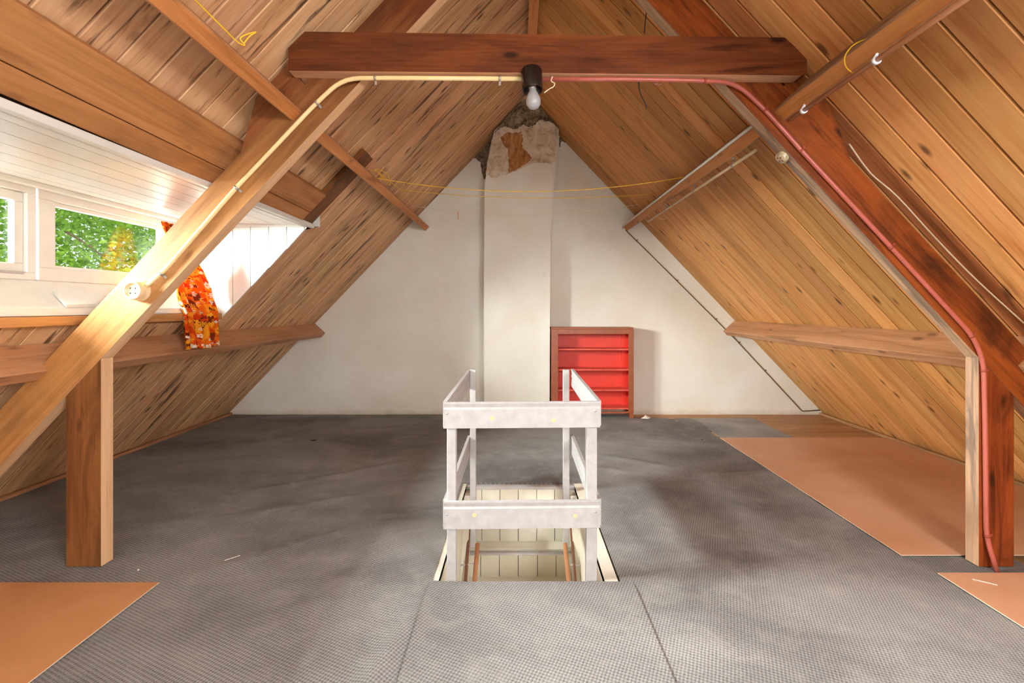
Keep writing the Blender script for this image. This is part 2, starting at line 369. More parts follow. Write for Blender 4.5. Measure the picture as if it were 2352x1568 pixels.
def frame(axis, up=(0, 0, 1)):
    x = Vector(axis).normalized(); u = Vector(up)
    if abs(x.dot(u)) > 0.95: u = Vector((0, 1, 0))
    y = u.cross(x).normalized(); z = x.cross(y)
    m = Matrix((x, y, z)).transposed().to_4x4(); return m
def mk(name, bm, mat, parent=None, grain=None, origin=None):
    """one mesh object from world-space geometry; grain sets the local x axis"""
    bmesh.ops.recalc_face_normals(bm, faces=bm.faces[:])
    vs = [v.co for v in bm.verts]
    if origin is None:
        lo = Vector([min(v[i] for v in vs) for i in range(3)]); hi = Vector([max(v[i] for v in vs) for i in range(3)])
        origin = Vector(((lo.x + hi.x) / 2, (lo.y + hi.y) / 2, lo.z))
    Mx = Matrix.Translation(origin) @ (frame(grain) if grain is not None else Matrix.Identity(4))
    bmesh.ops.transform(bm, matrix=Mx.inverted(), verts=bm.verts[:])
    me = bpy.data.meshes.new(name); bm.to_mesh(me); bm.free()
    for x in (mat if isinstance(mat, (list, tuple)) else [mat]): me.materials.append(M[x] if isinstance(x, str) else x)
    o = bpy.data.objects.new(name, me); COL.objects.link(o)
    put(o, Mx, parent); return o
WM = {}
def put(o, Mx, parent=None):
    WM[o.name] = Mx
    if parent is not None:
        o.parent = parent; o.matrix_basis = WM[parent.name].inverted() @ Mx
    else: o.matrix_basis = Mx
def tag(o, label=None, cat=None, group=None, kind=None):
    if label: o['label'] = label
    if cat: o['category'] = cat
    if group: o['group'] = group
    if kind: o['kind'] = kind
    return o
def thing(name, label, cat, loc, group=None):
    o = bpy.data.objects.new(name, None); COL.objects.link(o); o.empty_display_size = 0.05
    put(o, Matrix.Translation(Vector(loc))); return tag(o, label, cat, group)
def struct(name, loc=(0, 0, 0)):
    o = bpy.data.objects.new(name, None); COL.objects.link(o); o.empty_display_size = 0.05
    put(o, Matrix.Translation(Vector(loc))); o['kind'] = 'structure'; return o
def clone(src, name, Mx, parent=None):
    o = bpy.data.objects.new(name, src.data); COL.objects.link(o); put(o, Mx, parent); return o
def box(name, lo, hi, mat, parent=None, grain=None, bevel=0.0):
    bm = bmesh.new(); tri_box(bm, lo, hi, bevel); return mk(name, bm, mat, parent, grain)
def B(): return bmesh.new()

# ================================================================== THE SETTING
HX0, HX1, HY0, HY1 = -0.537, 0.335, 2.385, 3.725         # stair opening
# ---- floor
bm = B()
for x0, x1, y0, y1 in ((-4.1, HX0, YB, YW), (HX1, 4.1, YB, YW), (HX0, HX1, YB, HY0), (HX0, HX1, HY1, YW)):
    tri_box(bm, (x0, y0, -0.20), (x1, y1, -0.026))
floor = tag(mk('floor', bm, 'floorwood', None, (1, 0, 0), Vector((0, 0, -0.026))), kind='structure')
y = 4.62; proto = None
while y < YW - 0.02:
    y1 = min(y + 0.142, YW)
    if proto is None or y1 - y < 0.141:
        bm = B(); tri_box(bm, (1.30, y + 0.0015, -0.026), (4.05, y1 - 0.0015, 0.0), 0.002); p = mk('floor_plank', bm, 'floorwood', floor, (1, 0, 0))
        proto = proto or p
    else: clone(proto, 'floor_plank', WM[proto.name].copy() @ Matrix.Translation((0, 0, 0)) if False else Matrix.Translation((0, y - 4.62, 0)) @ WM[proto.name], floor)
    y = y1

# ---- end wall (gable) and rear gable wall with a window
bm = B(); prism(bm, [(-4.4, -0.3), (4.4, -0.3), (0.0, 4.45)], YW, YW + 0.2)
wall_back = tag(mk('wall_back', bm, 'plaster', None, None, Vector((0, YW, 0))), kind='structure')
bm = B()
for x0, x1, z0, z1 in ((-4.2, -1.6, -0.3, 2.55), (1.6, 4.2, -0.3, 2.55), (-1.6, 1.6, -0.3, 0.85)): tri_box(bm, (x0, YB - 0.2, z0), (x1, YB, z1))
prism(bm, [(-4.2, 2.55), (4.2, 2.55), (0, 6.6)], YB - 0.2, YB)
tag(mk('wall_front', bm, 'plaster', None, None, Vector((0, YB, 0))), kind='structure')
w3 = struct('window_3', (0, YB - 0.1, 0.85))
bm = B()
for x0, x1, z0, z1 in ((-1.6, -1.52, 0.85, 2.55), (1.52, 1.6, 0.85, 2.55), (-0.04, 0.04, 0.85, 2.55), (-1.52, 1.52, 0.85, 0.93), (-1.52, 1.52, 2.47, 2.55)):
    tri_box(bm, (x0, YB - 0.14, z0), (x1, YB - 0.07, z1))
mk('window_frame', bm, 'white', w3)
for x0, x1 in ((-1.52, -0.04), (0.04, 1.52)): box('window_pane', (x0, YB - 0.11, 0.93), (x1, YB - 0.105, 2.47), 'glass', w3)

# ---- roof slopes: dark underlay with every board on it
DY0, DY1 = 2.508 - 0.165 * 18, 2.508 + 0.165 * 9            # dormer from beside the camera to 3.993
XT, XB = -1.86, -2.69                                       # top and bottom of the dormer opening on the left slope
def underlay(name, s, rects):
    bm = B()
    for x0, x1, y0, y1 in rects:
        q = []
        for x, yy in ((x0, y0), (x1, y0), (x1, y1), (x0, y1)):
            q.append((Vector((x, yy, roofZ(x, yy) if abs(x) < 4 else -0.2)) - nrm(s) * 0.024, Vector((x, yy, roofZ(x, yy) if abs(x) < 4 else -0.2)) - nrm(s) * 0.12))
        a = [bm.verts.new(p[0]) for p in q]; b = [bm.verts.new(p[1]) for p in q]
        bm.faces.new(a); bm.faces.new(list(reversed(b)))
        for i in range(4): bm.faces.new((a[i], b[i], b[(i + 1) % 4], a[(i + 1) % 4]))
    return tag(mk(name, bm, 'deck', None, None, Vector((0, 0, 0))), kind='structure')
ceil_l = underlay('ceiling_left', -1, [(-3.98, 0.0, DY1, YW + 0.02), (XT, 0.0, DY0, DY1), (-3.98, XB, DY0, DY1), (-3.98, 0.0, YB - 0.1, DY0)])
ceil_r = underlay('ceiling_right', 1, [(0.0, 3.95, YB - 0.1, YW + 0.02)])
def board_mesh(w, n):
    me = bpy.data.meshes.new('roof_board'); bm = B(); g = 0.0045; c = 0.003
    prof = [(-w / 2 + g + c, 0), (w / 2 - g - c, 0), (w / 2 - g, c), (w / 2 - g, 0.02), (-w / 2 + g, 0.02), (-w / 2 + g, c)]
    prism(bm, prof, 0.0, 1.0, 'x'); bmesh.ops.recalc_face_normals(bm, faces=bm.faces[:]); bm.to_mesh(me); bm.free(); return me
# unit-length profile scaled per length class so that boards of one class share their mesh
BM_CACHE = {}
def roof_board(s, ya, yb, x_lo, x_hi, mat, parent):
    w = yb - ya; ym = (ya + yb) / 2; E = EL if s < 0 else ER; zr = ZR(ym)
    d = Vector((-s * E, 0, zr)); L = d.length; d = d.normalized()
    t0 = (E - x_lo) / E * L; t1 = (E - x_hi) / E * L
    key = (round(w, 3), round(t1 - t0, 1), mat)
    if key not in BM_CACHE:
        me = board_mesh(w, 0); Lc = round(t1 - t0, 1)
        for v in me.vertices: v.co.x *= Lc
        me.materials.append(M[mat]); BM_CACHE[key] = (me, Lc)
    me, Lc = BM_CACHE[key]
    out = -nrm(s)
    base = Vector((s * E, ym, 0)) + d * t0
    yv = Vector((0, -s * 1.0, 0)); zv = d.cross(yv)
    R = Matrix((d, yv, zv)).transposed().to_4x4()
    tilt = Matrix.Rotation(random.uniform(-0.008, 0.008), 4, 'X')
    o = bpy.data.objects.new('roof_board', me); COL.objects.link(o)
    put(o, Matrix.Translation(base + zv * random.uniform(0.0, 0.003)) @ R @ tilt @ Matrix.Diagonal(((t1 - t0) / Lc, 1, 1, 1)), parent)
    return o
for i in range(-30, 22):
    ya = 2.508 + 0.165 * i; yb = min(ya + 0.165, YW + 0.004)
    if yb - ya < 0.03: continue
    roof_board(1, ya, yb, ER, 0.012, 'board_rough' if i == 0 else 'board_r', ceil_r)
    if DY0 - 0.01 < ya < DY1 - 0.05:
        roof_board(-1, ya, yb, -XT, 0.012, 'board_l', ceil_l)
        roof_board(-1, ya, yb, EL, -XB, 'board_l', ceil_l)
    else:
        roof_board(-1, ya, yb, EL, 0.012, 'board_l', ceil_l)
# battens where the roof meets the floor
for s, E, nm in ((-1, EL, 'baseboard_left'), (1, ER, 'baseboard_right')):
    bm = B(); x0 = s * (E - 0.075); x1 = s * (E - 0.035)
    tri_box(bm, (min(x0, x1), YB, 0.0), (max(x0, x1), YW - 0.02, 0.032), 0.004)
    tag(mk(nm, bm, 'batten', None, (0, 1, 0)), kind='structure')

# ---- chimney breast on the end wall
YC = 5.88
bm = B(); prism(bm, [(-0.544, 0), (0.273, 0), (0.285, 2.2), (0.33, 2.85), (0.392, 3.62), (0.0, 4.03), (-0.42, 3.60), (-0.50, 3.2), (-0.540, 2.9), (-0.548, 1.5)], YC, YW + 0.01)
chim = tag(mk('chimney_breast', bm, 'plaster', None, None, Vector((0, YC, 0))), kind='structure')
def wallpatch(name, mat, pix, Y, proud, parent):
    bm = B(); rg = []; rd = random.Random(len(pix))
    for (ua, va_), (ub, vb_) in zip(pix, pix[1:] + pix[:1]):
        for k in range(5):
            t = k / 5; j = 0 if k == 0 else 1.6
            rg.append((ua + (ub - ua) * t + rd.uniform(-j, j), va_ + (vb_ - va_) * t + rd.uniform(-j, j)))
    prism(bm, [(P(u, v, Y).x, P(u, v, Y).z) for u, v in rg], Y - proud, Y + 0.004); return mk(name, bm, mat, parent)
def cr(x, y): return (1080 + x / 6.272, 220 + y / 6.272)
wallpatch('flaking_plaster', 'flake', [cr(*p) for p in ((235, 1120), (255, 960), (300, 720), (345, 560), (420, 480), (500, 445), (545, 470), (640, 490), (760, 420), (830, 460), (940, 420), (990, 350), (1160, 370), (1270, 480), (1262, 640), (1240, 930), (1160, 980), (1030, 965), (900, 970), (700, 1060), (540, 1130), (430, 1140), (400, 1180), (300, 1185))], YC, 0.003, chim)
wallpatch('bare_render', 'clay', [cr(*p) for p in ((545, 1125), (560, 980), (540, 760), (470, 700), (440, 600), (530, 530), (620, 540), (740, 520), (760, 640), (745, 740), (830, 830), (890, 900), (800, 985), (680, 1060))], YC, 0.005, chim)
wallpatch('sooty_render', 'soot', [cr(*p) for p in ((345, 545), (430, 420), (560, 260), (700, 130), (820, 30), (960, 120), (1120, 290), (1250, 430), (1150, 372), (990, 352), (930, 420), (830, 450), (760, 415), (690, 470), (630, 488), (560, 462), (490, 440), (400, 490))], YC, 0.006, chim)
wallpatch('mould_stain', 'soot', [cr(*p) for p in ((0, 900), (180, 640), (330, 500), (330, 560), (290, 720), (240, 960), (215, 1200), (190, 1190), (150, 960), (60, 900))], YW, 0.002, wall_back)
wallpatch('mould_stain', 'soot', [cr(*p) for p in ((1280, 490), (1330, 560), (1470, 730), (1400, 700), (1310, 640), (1295, 745), (1278, 700))], YW, 0.002, wall_back)

fill_f = struct('fill_light_frame', (1.86, -0.75, 2.2))  # white surround added for the unseen fill light; the slope behind stays closed
for xa, xb, ya, yb in ((1.28, 1.34, -1.30, -0.20), (2.38, 2.44, -1.30, -0.20), (1.34, 2.38, -1.30, -1.24), (1.34, 2.38, -0.26, -0.20)):
    bm = B(); vv = []
    for x, yv in ((xa, ya), (xb, ya), (xb, yb), (xa, yb)):
        p = Vector((x, yv, roofZ(x, yv))); vv.append((bm.verts.new(p + nrm(1) * 0.006), bm.verts.new(p + nrm(1) * 0.05)))
    bm.faces.new([v[0] for v in vv]); bm.faces.new([v[1] for v in reversed(vv)])
    for i in range(4): bm.faces.new((vv[i][0], vv[(i + 1) % 4][0], vv[(i + 1) % 4][1], vv[i][1]))
    mk('window_frame', bm, 'white', fill_f)  # one side of the added fill light surround

# ---- dormer: white boarded ceiling, far cheek, sill and windows
XW = -2.95
dorm = struct('ceiling_dormer', (XT, DY1, 2.085))
def cz(x): return 2.085 + (XT - x) * 0.037
bm = B(); n = 7; wpl = (XT - XW) / n
for i in range(n):
    xa = XT - i * wpl; xb = xa - wpl
    if i == 0:
        prism(bm, [(xa - 0.003, cz(xa)), (xb + 0.002, cz(xb)), (xb + 0.002, cz(xb) + 0.02), (xa - 0.003, cz(xa) + 0.02)], DY0, DY1 - 0.015)
        pl = mk('ceiling_plank', bm, 'white', dorm, (0, 1, 0))
    else:
        clone(pl, 'ceiling_plank', Matrix.Translation((-i * wpl, 0, i * wpl * 0.037)) @ WM[pl.name], dorm)
bm = B(); prism(bm, [(XT - 0.002, 2.085 + 0.022), (XW - 0.3, cz(XW) + 0.022), (XW - 0.3, cz(XW) + 0.1), (XT - 0.01, 2.20)], DY0 - 0.05, DY1 + 0.05)
mk('roof_deck', bm, 'deck', dorm)
for x, z, wdt, hgt in ((XT + 0.002, 2.066, 0.036, 0.034), (XT - 0.06, 2.074, 0.028, 0.014), (XW + 0.03, 2.095, 0.04, 0.03)):
    box('edge_trim', (x - wdt / 2, DY0, z), (x + wdt / 2, DY1 - 0.02, z + hgt), 'white', dorm, (0, 1, 0), 0.003)
wd = struct('wall_dormer', (XT, DY1, 1.3))
YCK = DY1 - 0.012
joints = [-1.80, -1.928, -2.080, -2.232, -2.384, -2.536, -2.688, -2.84, -2.99]
for a, b in zip(joints, joints[1:]):
    bm = B(); g = 0.003
    prism(bm, [(a - g, roofZ(a, DY1) - 0.03), (a - g, cz(a) - 0.002), (b + g, cz(b) - 0.002), (b + g, max(roofZ(b, DY1) - 0.03, 1.1))], YCK, YCK + 0.018)
    mk('cheek_board', bm, 'white', wd, (0, 0, 1))
box('cheek_rail', (-2.94, YCK - 0.014, 2.078), (-1.92, YCK - 0.001, 2.110), 'white', wd, (1, 0, 0), 0.002)
for ya_, yb_ in ((YCK + 0.018, YCK + 0.06), (DY0 - 0.06, DY0 - 0.005)):
    bm = B(); prism(bm, [(-1.80, roofZ(-1.80, DY1) + 0.02), (-1.80, 2.24), (-3.2, 2.24), (-3.2, roofZ(-3.2, DY1) + 0.02)], ya_, yb_); mk('cheek_backing', bm, 'white', wd)
bm = B(); prism(bm, [(XW - 0.12, 1.02), (XW - 0.02, 1.08), (XW - 0.02, 1.57), (XW - 0.12, 1.57)], DY0, DY1); mk('apron', bm, 'white', wd)
sill = struct('trim_1', (-2.66, DY1, 1.36))
bm = B(); prism(bm, [(-2.655, 1.368), (-2.655, 1.392), (XW + 0.0, 1.556), (XW - 0.02, 1.535)], DY0, DY1 - 0.016); mk('sill_board', bm, 'white', sill, (0, 1, 0))
box('sill_nosing', (-2.672, DY0, 1.352), (-2.640, DY1 - 0.016, 1.372), 'white', sill, (0, 1, 0), 0.003)
# windows
def window(name, y0, y1, z0, z1, fr, xg, casement):
    w = struct(name, (XW, y0, z0)); bm = B()
    xi, xo = XW, XW - 0.07
    fs = ((y0, y1, 1.556, z0), (y0, y1, z1, 2.125), (y0, y0 + fr, z0, z1), (y1 - fr, y1, z0, z1))
    for a, b, c, d in fs: tri_box(bm, (xo, a, c), (xi, b, d), 0.004)
    mk('window_frame', bm, 'white', w)
    a, b = y0 + fr, y1 - fr
    if casement:
        bm = B(); k = 0.052; xs0, xs1 = xg - 0.008, xg + 0.03
        for p, q, c, d in ((a, b, z0, z0 + 0.05), (a, b, z1 - 0.055, z1), (a, a + k, z0 + 0.05, z1 - 0.055), (b - k, b, z0 + 0.05, z1 - 0.055)): tri_box(bm, (xs0, p, c), (xs1, q, d), 0.005)
        mk('casement', bm, 'white', w)
        box('window_pane', (xg - 0.003, a + k, z0 + 0.05), (xg + 0.003, b - k, z1 - 0.055), 'glass', w)
        bm = B(); tri_box(bm, (xs1, a + 0.02, z0 - 0.012), (xs1 + 0.03, b - 0.02, z0 + 0.002), 0.003); mk('stay_bar', bm, 'white_worn', w)
    else:
        bm = B(); k = 0.028
        for p, q, c, d in ((a, b, z0, z0 + k * 0.7), (a, b, z1 - k, z1), (a, a + 0.008, z0, z1), (b - k, b, z0, z1)): tri_box(bm, (xg - 0.01, p, c), (xg + 0.02, q, d), 0.003)
        mk('glazing_bead', bm, 'white', w)
        box('window_pane', (xg - 0.003, a, z0), (xg + 0.003, b, z1), 'glass', w)
    return w
window('window_1', 2.775, 3.975, 1.635, 2.045, 0.105, -2.985, False)
window('window_2', 1.62, 2.765, 1.60, 2.06, 0.055, -3.00, True)
window('window_4', 0.55, 1.61, 1.635, 2.06, 0.07, -2.985, False)
window('window_5', DY0 + 0.01, 0.54, 1.60, 2.06, 0.055, -3.00, True)

# ---- stairwell: boarded shaft and the stairs
shaft = struct('wall_stairwell', (HX0, HY0, -2.4))
box('lining', (HX0, HY0 + 0.012, -2.4), (HX0 + 0.012, HY1 - 0.002, 0.001), 'white_cream', shaft)
box('lining', (HX1 - 0.012, HY0 + 0.012, -2.4), (HX1, HY1 - 0.002, 0.001), 'white_cream', shaft)
box('lining', (HX0, HY0, -2.4), (HX1, HY0 + 0.012, -0.002), 'white_cream', shaft)
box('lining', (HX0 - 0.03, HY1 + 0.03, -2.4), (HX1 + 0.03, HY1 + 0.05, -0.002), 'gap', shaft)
box('curb', (HX1 - 0.012, HY0 + 0.002, -0.03), (HX1 + 0.056, HY1 - 0.002, 0.003), 'white_cream', shaft)
box('curb', (HX0 - 0.022, HY0 + 0.002, -0.03), (HX0 + 0.012, HY1 - 0.002, 0.003), 'white_cream', shaft)
box('landing', (HX0 - 0.3, HY0 - 1.2, -2.45), (HX1 + 0.3, HY1 + 0.05, -2.4), 'white_cream', shaft)
st = thing('staircase', 'steep white painted stairs with boarded risers going down through the floor', 'stairs', (-0.1, HY1, -2.4))
bx = [HX0 + 0.014, -0.405, -0.262, -0.118, 0.028, 0.170, HX1 - 0.014]
def riser(y, z0, z1):
    for a, b in zip(bx, bx[1:]): box('riser_board', (a + 0.002, y, z0), (b - 0.002, y + 0.016, z1), 'white_cream', st, (0, 0, 1), 0.0015)
riser(HY1 - 0.02, -0.445, -0.03)
box('nosing', (HX0, HY1 - 0.045, -0.03), (HX1, HY1 - 0.001, -0.001), 'white_worn', st, (1, 0, 0), 0.006)
zz, yy = -0.445, HY1 - 0.02
for k in range(6):
    box('tread', (HX0 + 0.005, yy - 0.115, zz - 0.022), (HX1 - 0.005, yy + 0.016, zz), 'white_cream', st, (1, 0, 0), 0.003)
    bm = B(); tube(bm, [(HX0 + 0.01, yy - 0.135, zz - 0.022), (HX1 - 0.01, yy - 0.135, zz - 0.022)], 0.015, 8); mk('nosing', bm, 'white_worn', st, (1, 0, 0))
    yy -= 0.125
    riser(yy, zz - 0.215, zz - 0.03)
    zz -= 0.21
for x in (HX0 + 0.0125, HX1 - 0.0575):
    bm = B(); prism(bm, [(HY1 - 0.03, -0.03), (HY1 - 0.16, -0.03), (HY1 - 1.25, -2.0), (HY1 - 1.12, -2.0)], x, x + 0.045, 'x'); mk('stringer', bm, 'white_cream', st, (0, 0.5, 0.86))
for s, u0, u1, nm in ((0, 1097, 1090, 'left'), (1, 1298, 1306, 'right')):
    a = P(u0, 1248, 3.42); b = P(u1, 1335, 3.235); d = (b - a)
    h = thing('handrail', 'orange varnished round handrail inside the stairwell, ' + nm + ' hand side', 'handrail', a)
    bm = B(); tube(bm, [a, a + d * 4.5], 0.016, 12); mk('rail', bm, 'handrail', h)
    for t in (0.55, 2.4):
        q = a + d * t; e = Vector(((HX0 if s == 0 else HX1), q.y, q.z - 0.01))
        bm = B(); tube(bm, [q, e], 0.006, 8); mk('bracket', bm, 'white_worn', h)
    x = HX0 + 0.055 if s == 0 else HX1 - 0.06
    bm = B(); tube(bm, [(x, 3.52, -0.2), (x, 3.28, -0.46), (x, 2.55, -1.3)], 0.011, 8)
    tag(mk('stair_pipe', bm, 'brownpaint'), 'thin brown painted pipe down the ' + nm + ' wall of the stairwell', 'pipe')

# ================================================================== FLOOR COVERINGS
def wrinkle(x, y):
    z = 0.0035 * mnoise.noise((x * 1.1, y * 1.1, 3.1)) + 0.002 * mnoise.noise((x * 3.5, y * 3.5, 9.0))
    for (x0, y0, x1, y1, hgt, wid) in ((-2.5, 3.3, -0.7, 4.5, 0.011, 0.05), (-2.3, 3.0, -1.0, 3.6, 0.008, 0.06), (0.35, 4.6, 1.5, 3.9, 0.012, 0.05),
                                       (-1.9, 2.35, -0.9, 3.2, 0.008, 0.05), (-0.72, 1.5, -0.58, 2.2, 0.02, 0.05), (0.5, 3.2, 0.75, 2.0, 0.006, 0.05),
                                       (1.05, 2.2, 1.75, 2.45, 0.007, 0.06), (-1.2, 1.9, -0.9, 2.7, 0.006, 0.07), (0.5, 4.1, 0.85, 3.95, 0.012, 0.04)):
        dx, dy = x1 - x0, y1 - y0; L2 = dx * dx + dy * dy; t = max(0, min(1, ((x - x0) * dx + (y - y0) * dy) / L2))
        q = math.hypot(x - x0 - t * dx, y - y0 - t * dy); z += hgt * math.exp(-(q / wid) ** 2) * math.sin(PI * (0.08 + 0.84 * t))
    return z
def sheet(name, inside, x0, x1, y0, y1, step, z, thick, mat, wr=1.0, edge=None):
    bm = B(); nx = round((x1 - x0) / step); ny = round((y1 - y0) / step); V = {}
    def v(i, j):
        if (i, j) not in V:
            x = x0 + (x1 - x0) * i / nx; yv = y0 + (y1 - y0) * j / ny
            V[i, j] = bm.verts.new((x, yv, z + thick + wr * wrinkle(x, yv) + (edge(x, yv) if edge else 0)))
        return V[i, j]
    for i in range(nx):
        for j in range(ny):
            xm = x0 + (x1 - x0) * (i + 0.5) / nx; ym = y0 + (y1 - y0) * (j + 0.5) / ny
            if inside(xm, ym): bm.faces.new((v(i, j), v(i + 1, j), v(i + 1, j + 1), v(i, j + 1))).smooth = True
    be = [e for e in bm.edges if len(e.link_faces) == 1]
    for e in be: e.smooth = False
    r = bmesh.ops.extrude_edge_only(bm, edges=be)
    for q in r['geom']:
        if isinstance(q, bmesh.types.BMVert): q.co.z = z - (0.012 if z < 0.003 else 0.001)
    return mk(name, bm, mat, None, None, Vector((0, 0, 0)))
def main_in(x, yv):
    if HX0 - 0.02 < x < HX1 + 0.055 and HY0 - 0.01 < yv < HY1 + 0.02: return False
    if x > 1.35 and yv > 5.88 + 0.03 * math.sin(x * 9): return False
    if yv > 4.9 and x > 1.84 + 0.05 * math.sin(yv * 5): return False
    return True
c1 = sheet('carpet', main_in, -3.82, 1.84, YB + 0.3, 6.10, 0.03, 0.0, 0.007, 'carpet')
tag(c1, 'large grey woven carpet covering the floor around the stair opening', 'carpet')
def strip_in(x, yv): return (x < 2.06 + 0.03 * math.sin(yv * 7)) if yv > 2.66 else True
c2 = sheet('carpet_strip', strip_in, 1.842, 2.62, YB + 0.3, 5.9, 0.03, 0.0, 0.0068, 'carpet', 1.0)
tag(c2, 'narrow grey carpet strip along the hardboard sheets on the right', 'carpet')
c3 = sheet('carpet_remnant', lambda x, yv: True, 2.06, 2.83, 5.0, 5.9, 0.05, 0.0, 0.005, 'carpet2', 0.3)
tag(c3, 'small pale grey carpet remnant on the bare planks near the end wall', 'carpet')
c4 = sheet('stair_mat', lambda x, yv: True, -0.565, 0.462, YB + 0.4, 2.384, 0.03, 0.006, 0.0075, 'carpet', 1.0, lambda x, yv: 0.006 * math.exp(-((x + 0.56) / 0.05) ** 2) - 0.004 * max(0, (yv - 2.3) / 0.084))
tag(c4, 'grey carpet piece laid in front of the stair opening, edge seam on its right', 'carpet')
def hardboard(name, x0, x1, y0, y1, z, mat, label, rot=0):
    bm = B(); fs = tri_box(bm, (x0, y0, z), (x1, y1, z + 0.0045))
    for f in fs:
        f.normal_update()
        if abs(f.calc_center_median().z - (z + 0.0045)) > 1e-4: f.material_index = 1
    return tag(mk(name, bm, [mat, 'hb_edge'], None, (0, 1, 0)), label, 'hardboard')
hardboard('hardboard_sheet', 2.02, 3.77, 2.625, 4.984, 0.013, 'hb', 'large brown hardboard sheet on the floor behind the right post')
hardboard('hardboard_sheet', 2.066, 3.72, 0.05, 2.449, 0.013, 'hb', 'brown hardboard sheet on the floor at the bottom right corner')
hardboard('hardboard_sheet', -3.66, -1.922, -0.1, 2.362, 0.014, 'hb_l', 'orange brown hardboard sheet on the carpet at the bottom left corner')

# ================================================================== ROOF TIMBERS
def rafter(s, d0, d1, mats):
    E = EL if s < 0 else ER; Y = YT + 0.04; zr = ZR(Y); nn = nrm(s); a = math.atan2(zr, E)
    def z_at(x, d): return zr * (1 - s * x / E) - d / math.cos(a)
    def x_at(z, d): return s * E * (1 - (z + d / math.cos(a)) / zr)
    xr = s * 0.05
    pts = [(x_at(0.012, d1), 0.012), (x_at(0.012, d0), 0.012), (xr, z_at(xr, d0)), (xr, z_at(xr, d1))]   # d0 = inner edge
    bm = B(); fs = prism(bm, pts, YT, YT + 0.078)
    for f in fs:
        c = f.calc_center_median(); e = abs(c.z - z_at(c.x, d0))
        if e < 0.02 and abs(c.y - YT - 0.039) < 0.01: f.material_index = 1
    return mk('rafter', bm, mats, None, (-s * E, 0, zr)), z_at, x_at
rl, zl, xl = rafter(-1, 0.360, 0.155, ['timber_lg', 'timber_light'])
tag(rl, 'honey brown sloping truss rafter on the left, carrying the cream conduit', 'rafter')
rr_, zrr, xrr = rafter(1, 0.344, 0.127, ['timber_red', 'timber_pale_grey'])
tag(rr_, 'dark red brown sloping truss rafter on the right, carrying the red conduit', 'rafter')
for s, xa, xb, zf, d0, mats, lab in ((-1, -2.537, -2.351, zl, 0.360, ['timber_dark_l', 'timber_light'], 'brown wooden post with a pale inner face under the left rafter'),
                                     (1, 2.346, 2.534, zrr, 0.344, ['timber_red', 'timber_pale_grey'], 'red stained wooden post with a grey weathered inner face under the right rafter')):
    bm = B(); fs = prism(bm, [(xa, 0.012), (xb, 0.012), (xb, zf(xb, d0) - 0.003), (xa, zf(xa, d0) - 0.003)], YT, YT + 0.075)
    xin = xb if s < 0 else xa
    for f in fs:
        if all(abs(v.co.x - xin) < 1e-4 for v in f.verts): f.material_index = 1
    tag(mk('truss_post', bm, mats, None, (0, 0, 1)), lab, 'post')
# collar beam with sloped ends
bm = B(); YCB = 2.435
fs = prism(bm, [(-1.309, 2.624), (1.350, 2.599), (1.376, 2.612), (1.376, 2.692), (1.262, 2.796), (-1.224, 2.826), (-1.309, 2.742)], YCB, YT - 0.002)
for f in fs:
    if f.calc_center_median().z < 2.618 and abs(f.calc_center_median().x) < 0.5: f.material_index = 1
tag(mk('collar_beam', bm, ['timber_dark', 'timber_light'], None, (1, 0, 0)), 'dark brown horizontal collar beam across the top of the truss', 'beam')
# purlins
def purlin(s, up, low, label, mats):
    bm = B(); secs = []
    for Y in (YB, YW + 0.02):
        a = Vector((up[0], Y, up[1])); b = Vector((low[0], Y, low[1])); out = -nrm(s)
        def reach(p):
            t = 0.0
            for _ in range(40):
                q = p + out * t; t += (roofZ(q.x, Y) - q.z) * 0.6
            return p + out * (t - 0.004)
        secs.append([a, b, reach(b), reach(a)])
    va, vb = [[bm.verts.new(p) for p in q] for q in secs]
    bm.faces.new(va); bm.faces.new(list(reversed(vb)))
    for i in range(4):
        f = bm.faces.new((va[i], vb[i], vb[(i + 1) % 4], va[(i + 1) % 4])); f.material_index = 1 if i == 0 else 0
    bmesh.ops.bevel(bm, geom=[e for e in bm.edges if abs((e.verts[0].co - e.verts[1].co).y) > 1 and all((v.co.xz - Vector(up)).length < 0.02 or (v.co.xz - Vector(low)).length < 0.02 for v in e.verts)], offset=0.006, segments=1, affect='EDGES')
    return tag(mk('purlin', bm, mats, None, (0, 1, 0)), label, 'beam')
purlin(1, (2.553, 1.086), (2.606, 1.028), 'brown lower purlin running along the right roof slope above the hardboard sheet', ['purlin', 'purlin'])
purlin(-1, (-2.632, 1.062), (-2.685, 1.006), 'brown lower purlin running along the left roof slope below the dormer', ['purlin', 'purlin'])
purlin(1, (1.248, 2.45), (1.299, 2.390), 'orange upper purlin running along the right roof slope with rods beside it', ['timber_pale_grey', 'purlin_o'])
purlin(-1, (-1.276, 2.446), (-1.327, 2.393), 'orange brown upper purlin running along the left roof slope above the dormer', ['purlin', 'purlin_o'])
# ridge beam
bm = B(); va, vb = [[bm.verts.new(p) for p in ((-0.028, Y, ZR(Y) - 0.16), (0.057, Y, ZR(Y) - 0.16), (0.045, Y, ZR(Y) - 0.052), (-0.016, Y, ZR(Y) - 0.02))] for Y in (YB, YC - 0.002)]
bm.faces.new(va); bm.faces.new(list(reversed(vb)))
for i in range(4): bm.faces.new((va[i], vb[i], vb[(i + 1) % 4], va[(i + 1) % 4]))
tag(mk('ridge_beam', bm, 'purlin_o', None, (0, 1, 0)), 'narrow ridge beam running along the top of the roof to the chimney', 'beam')
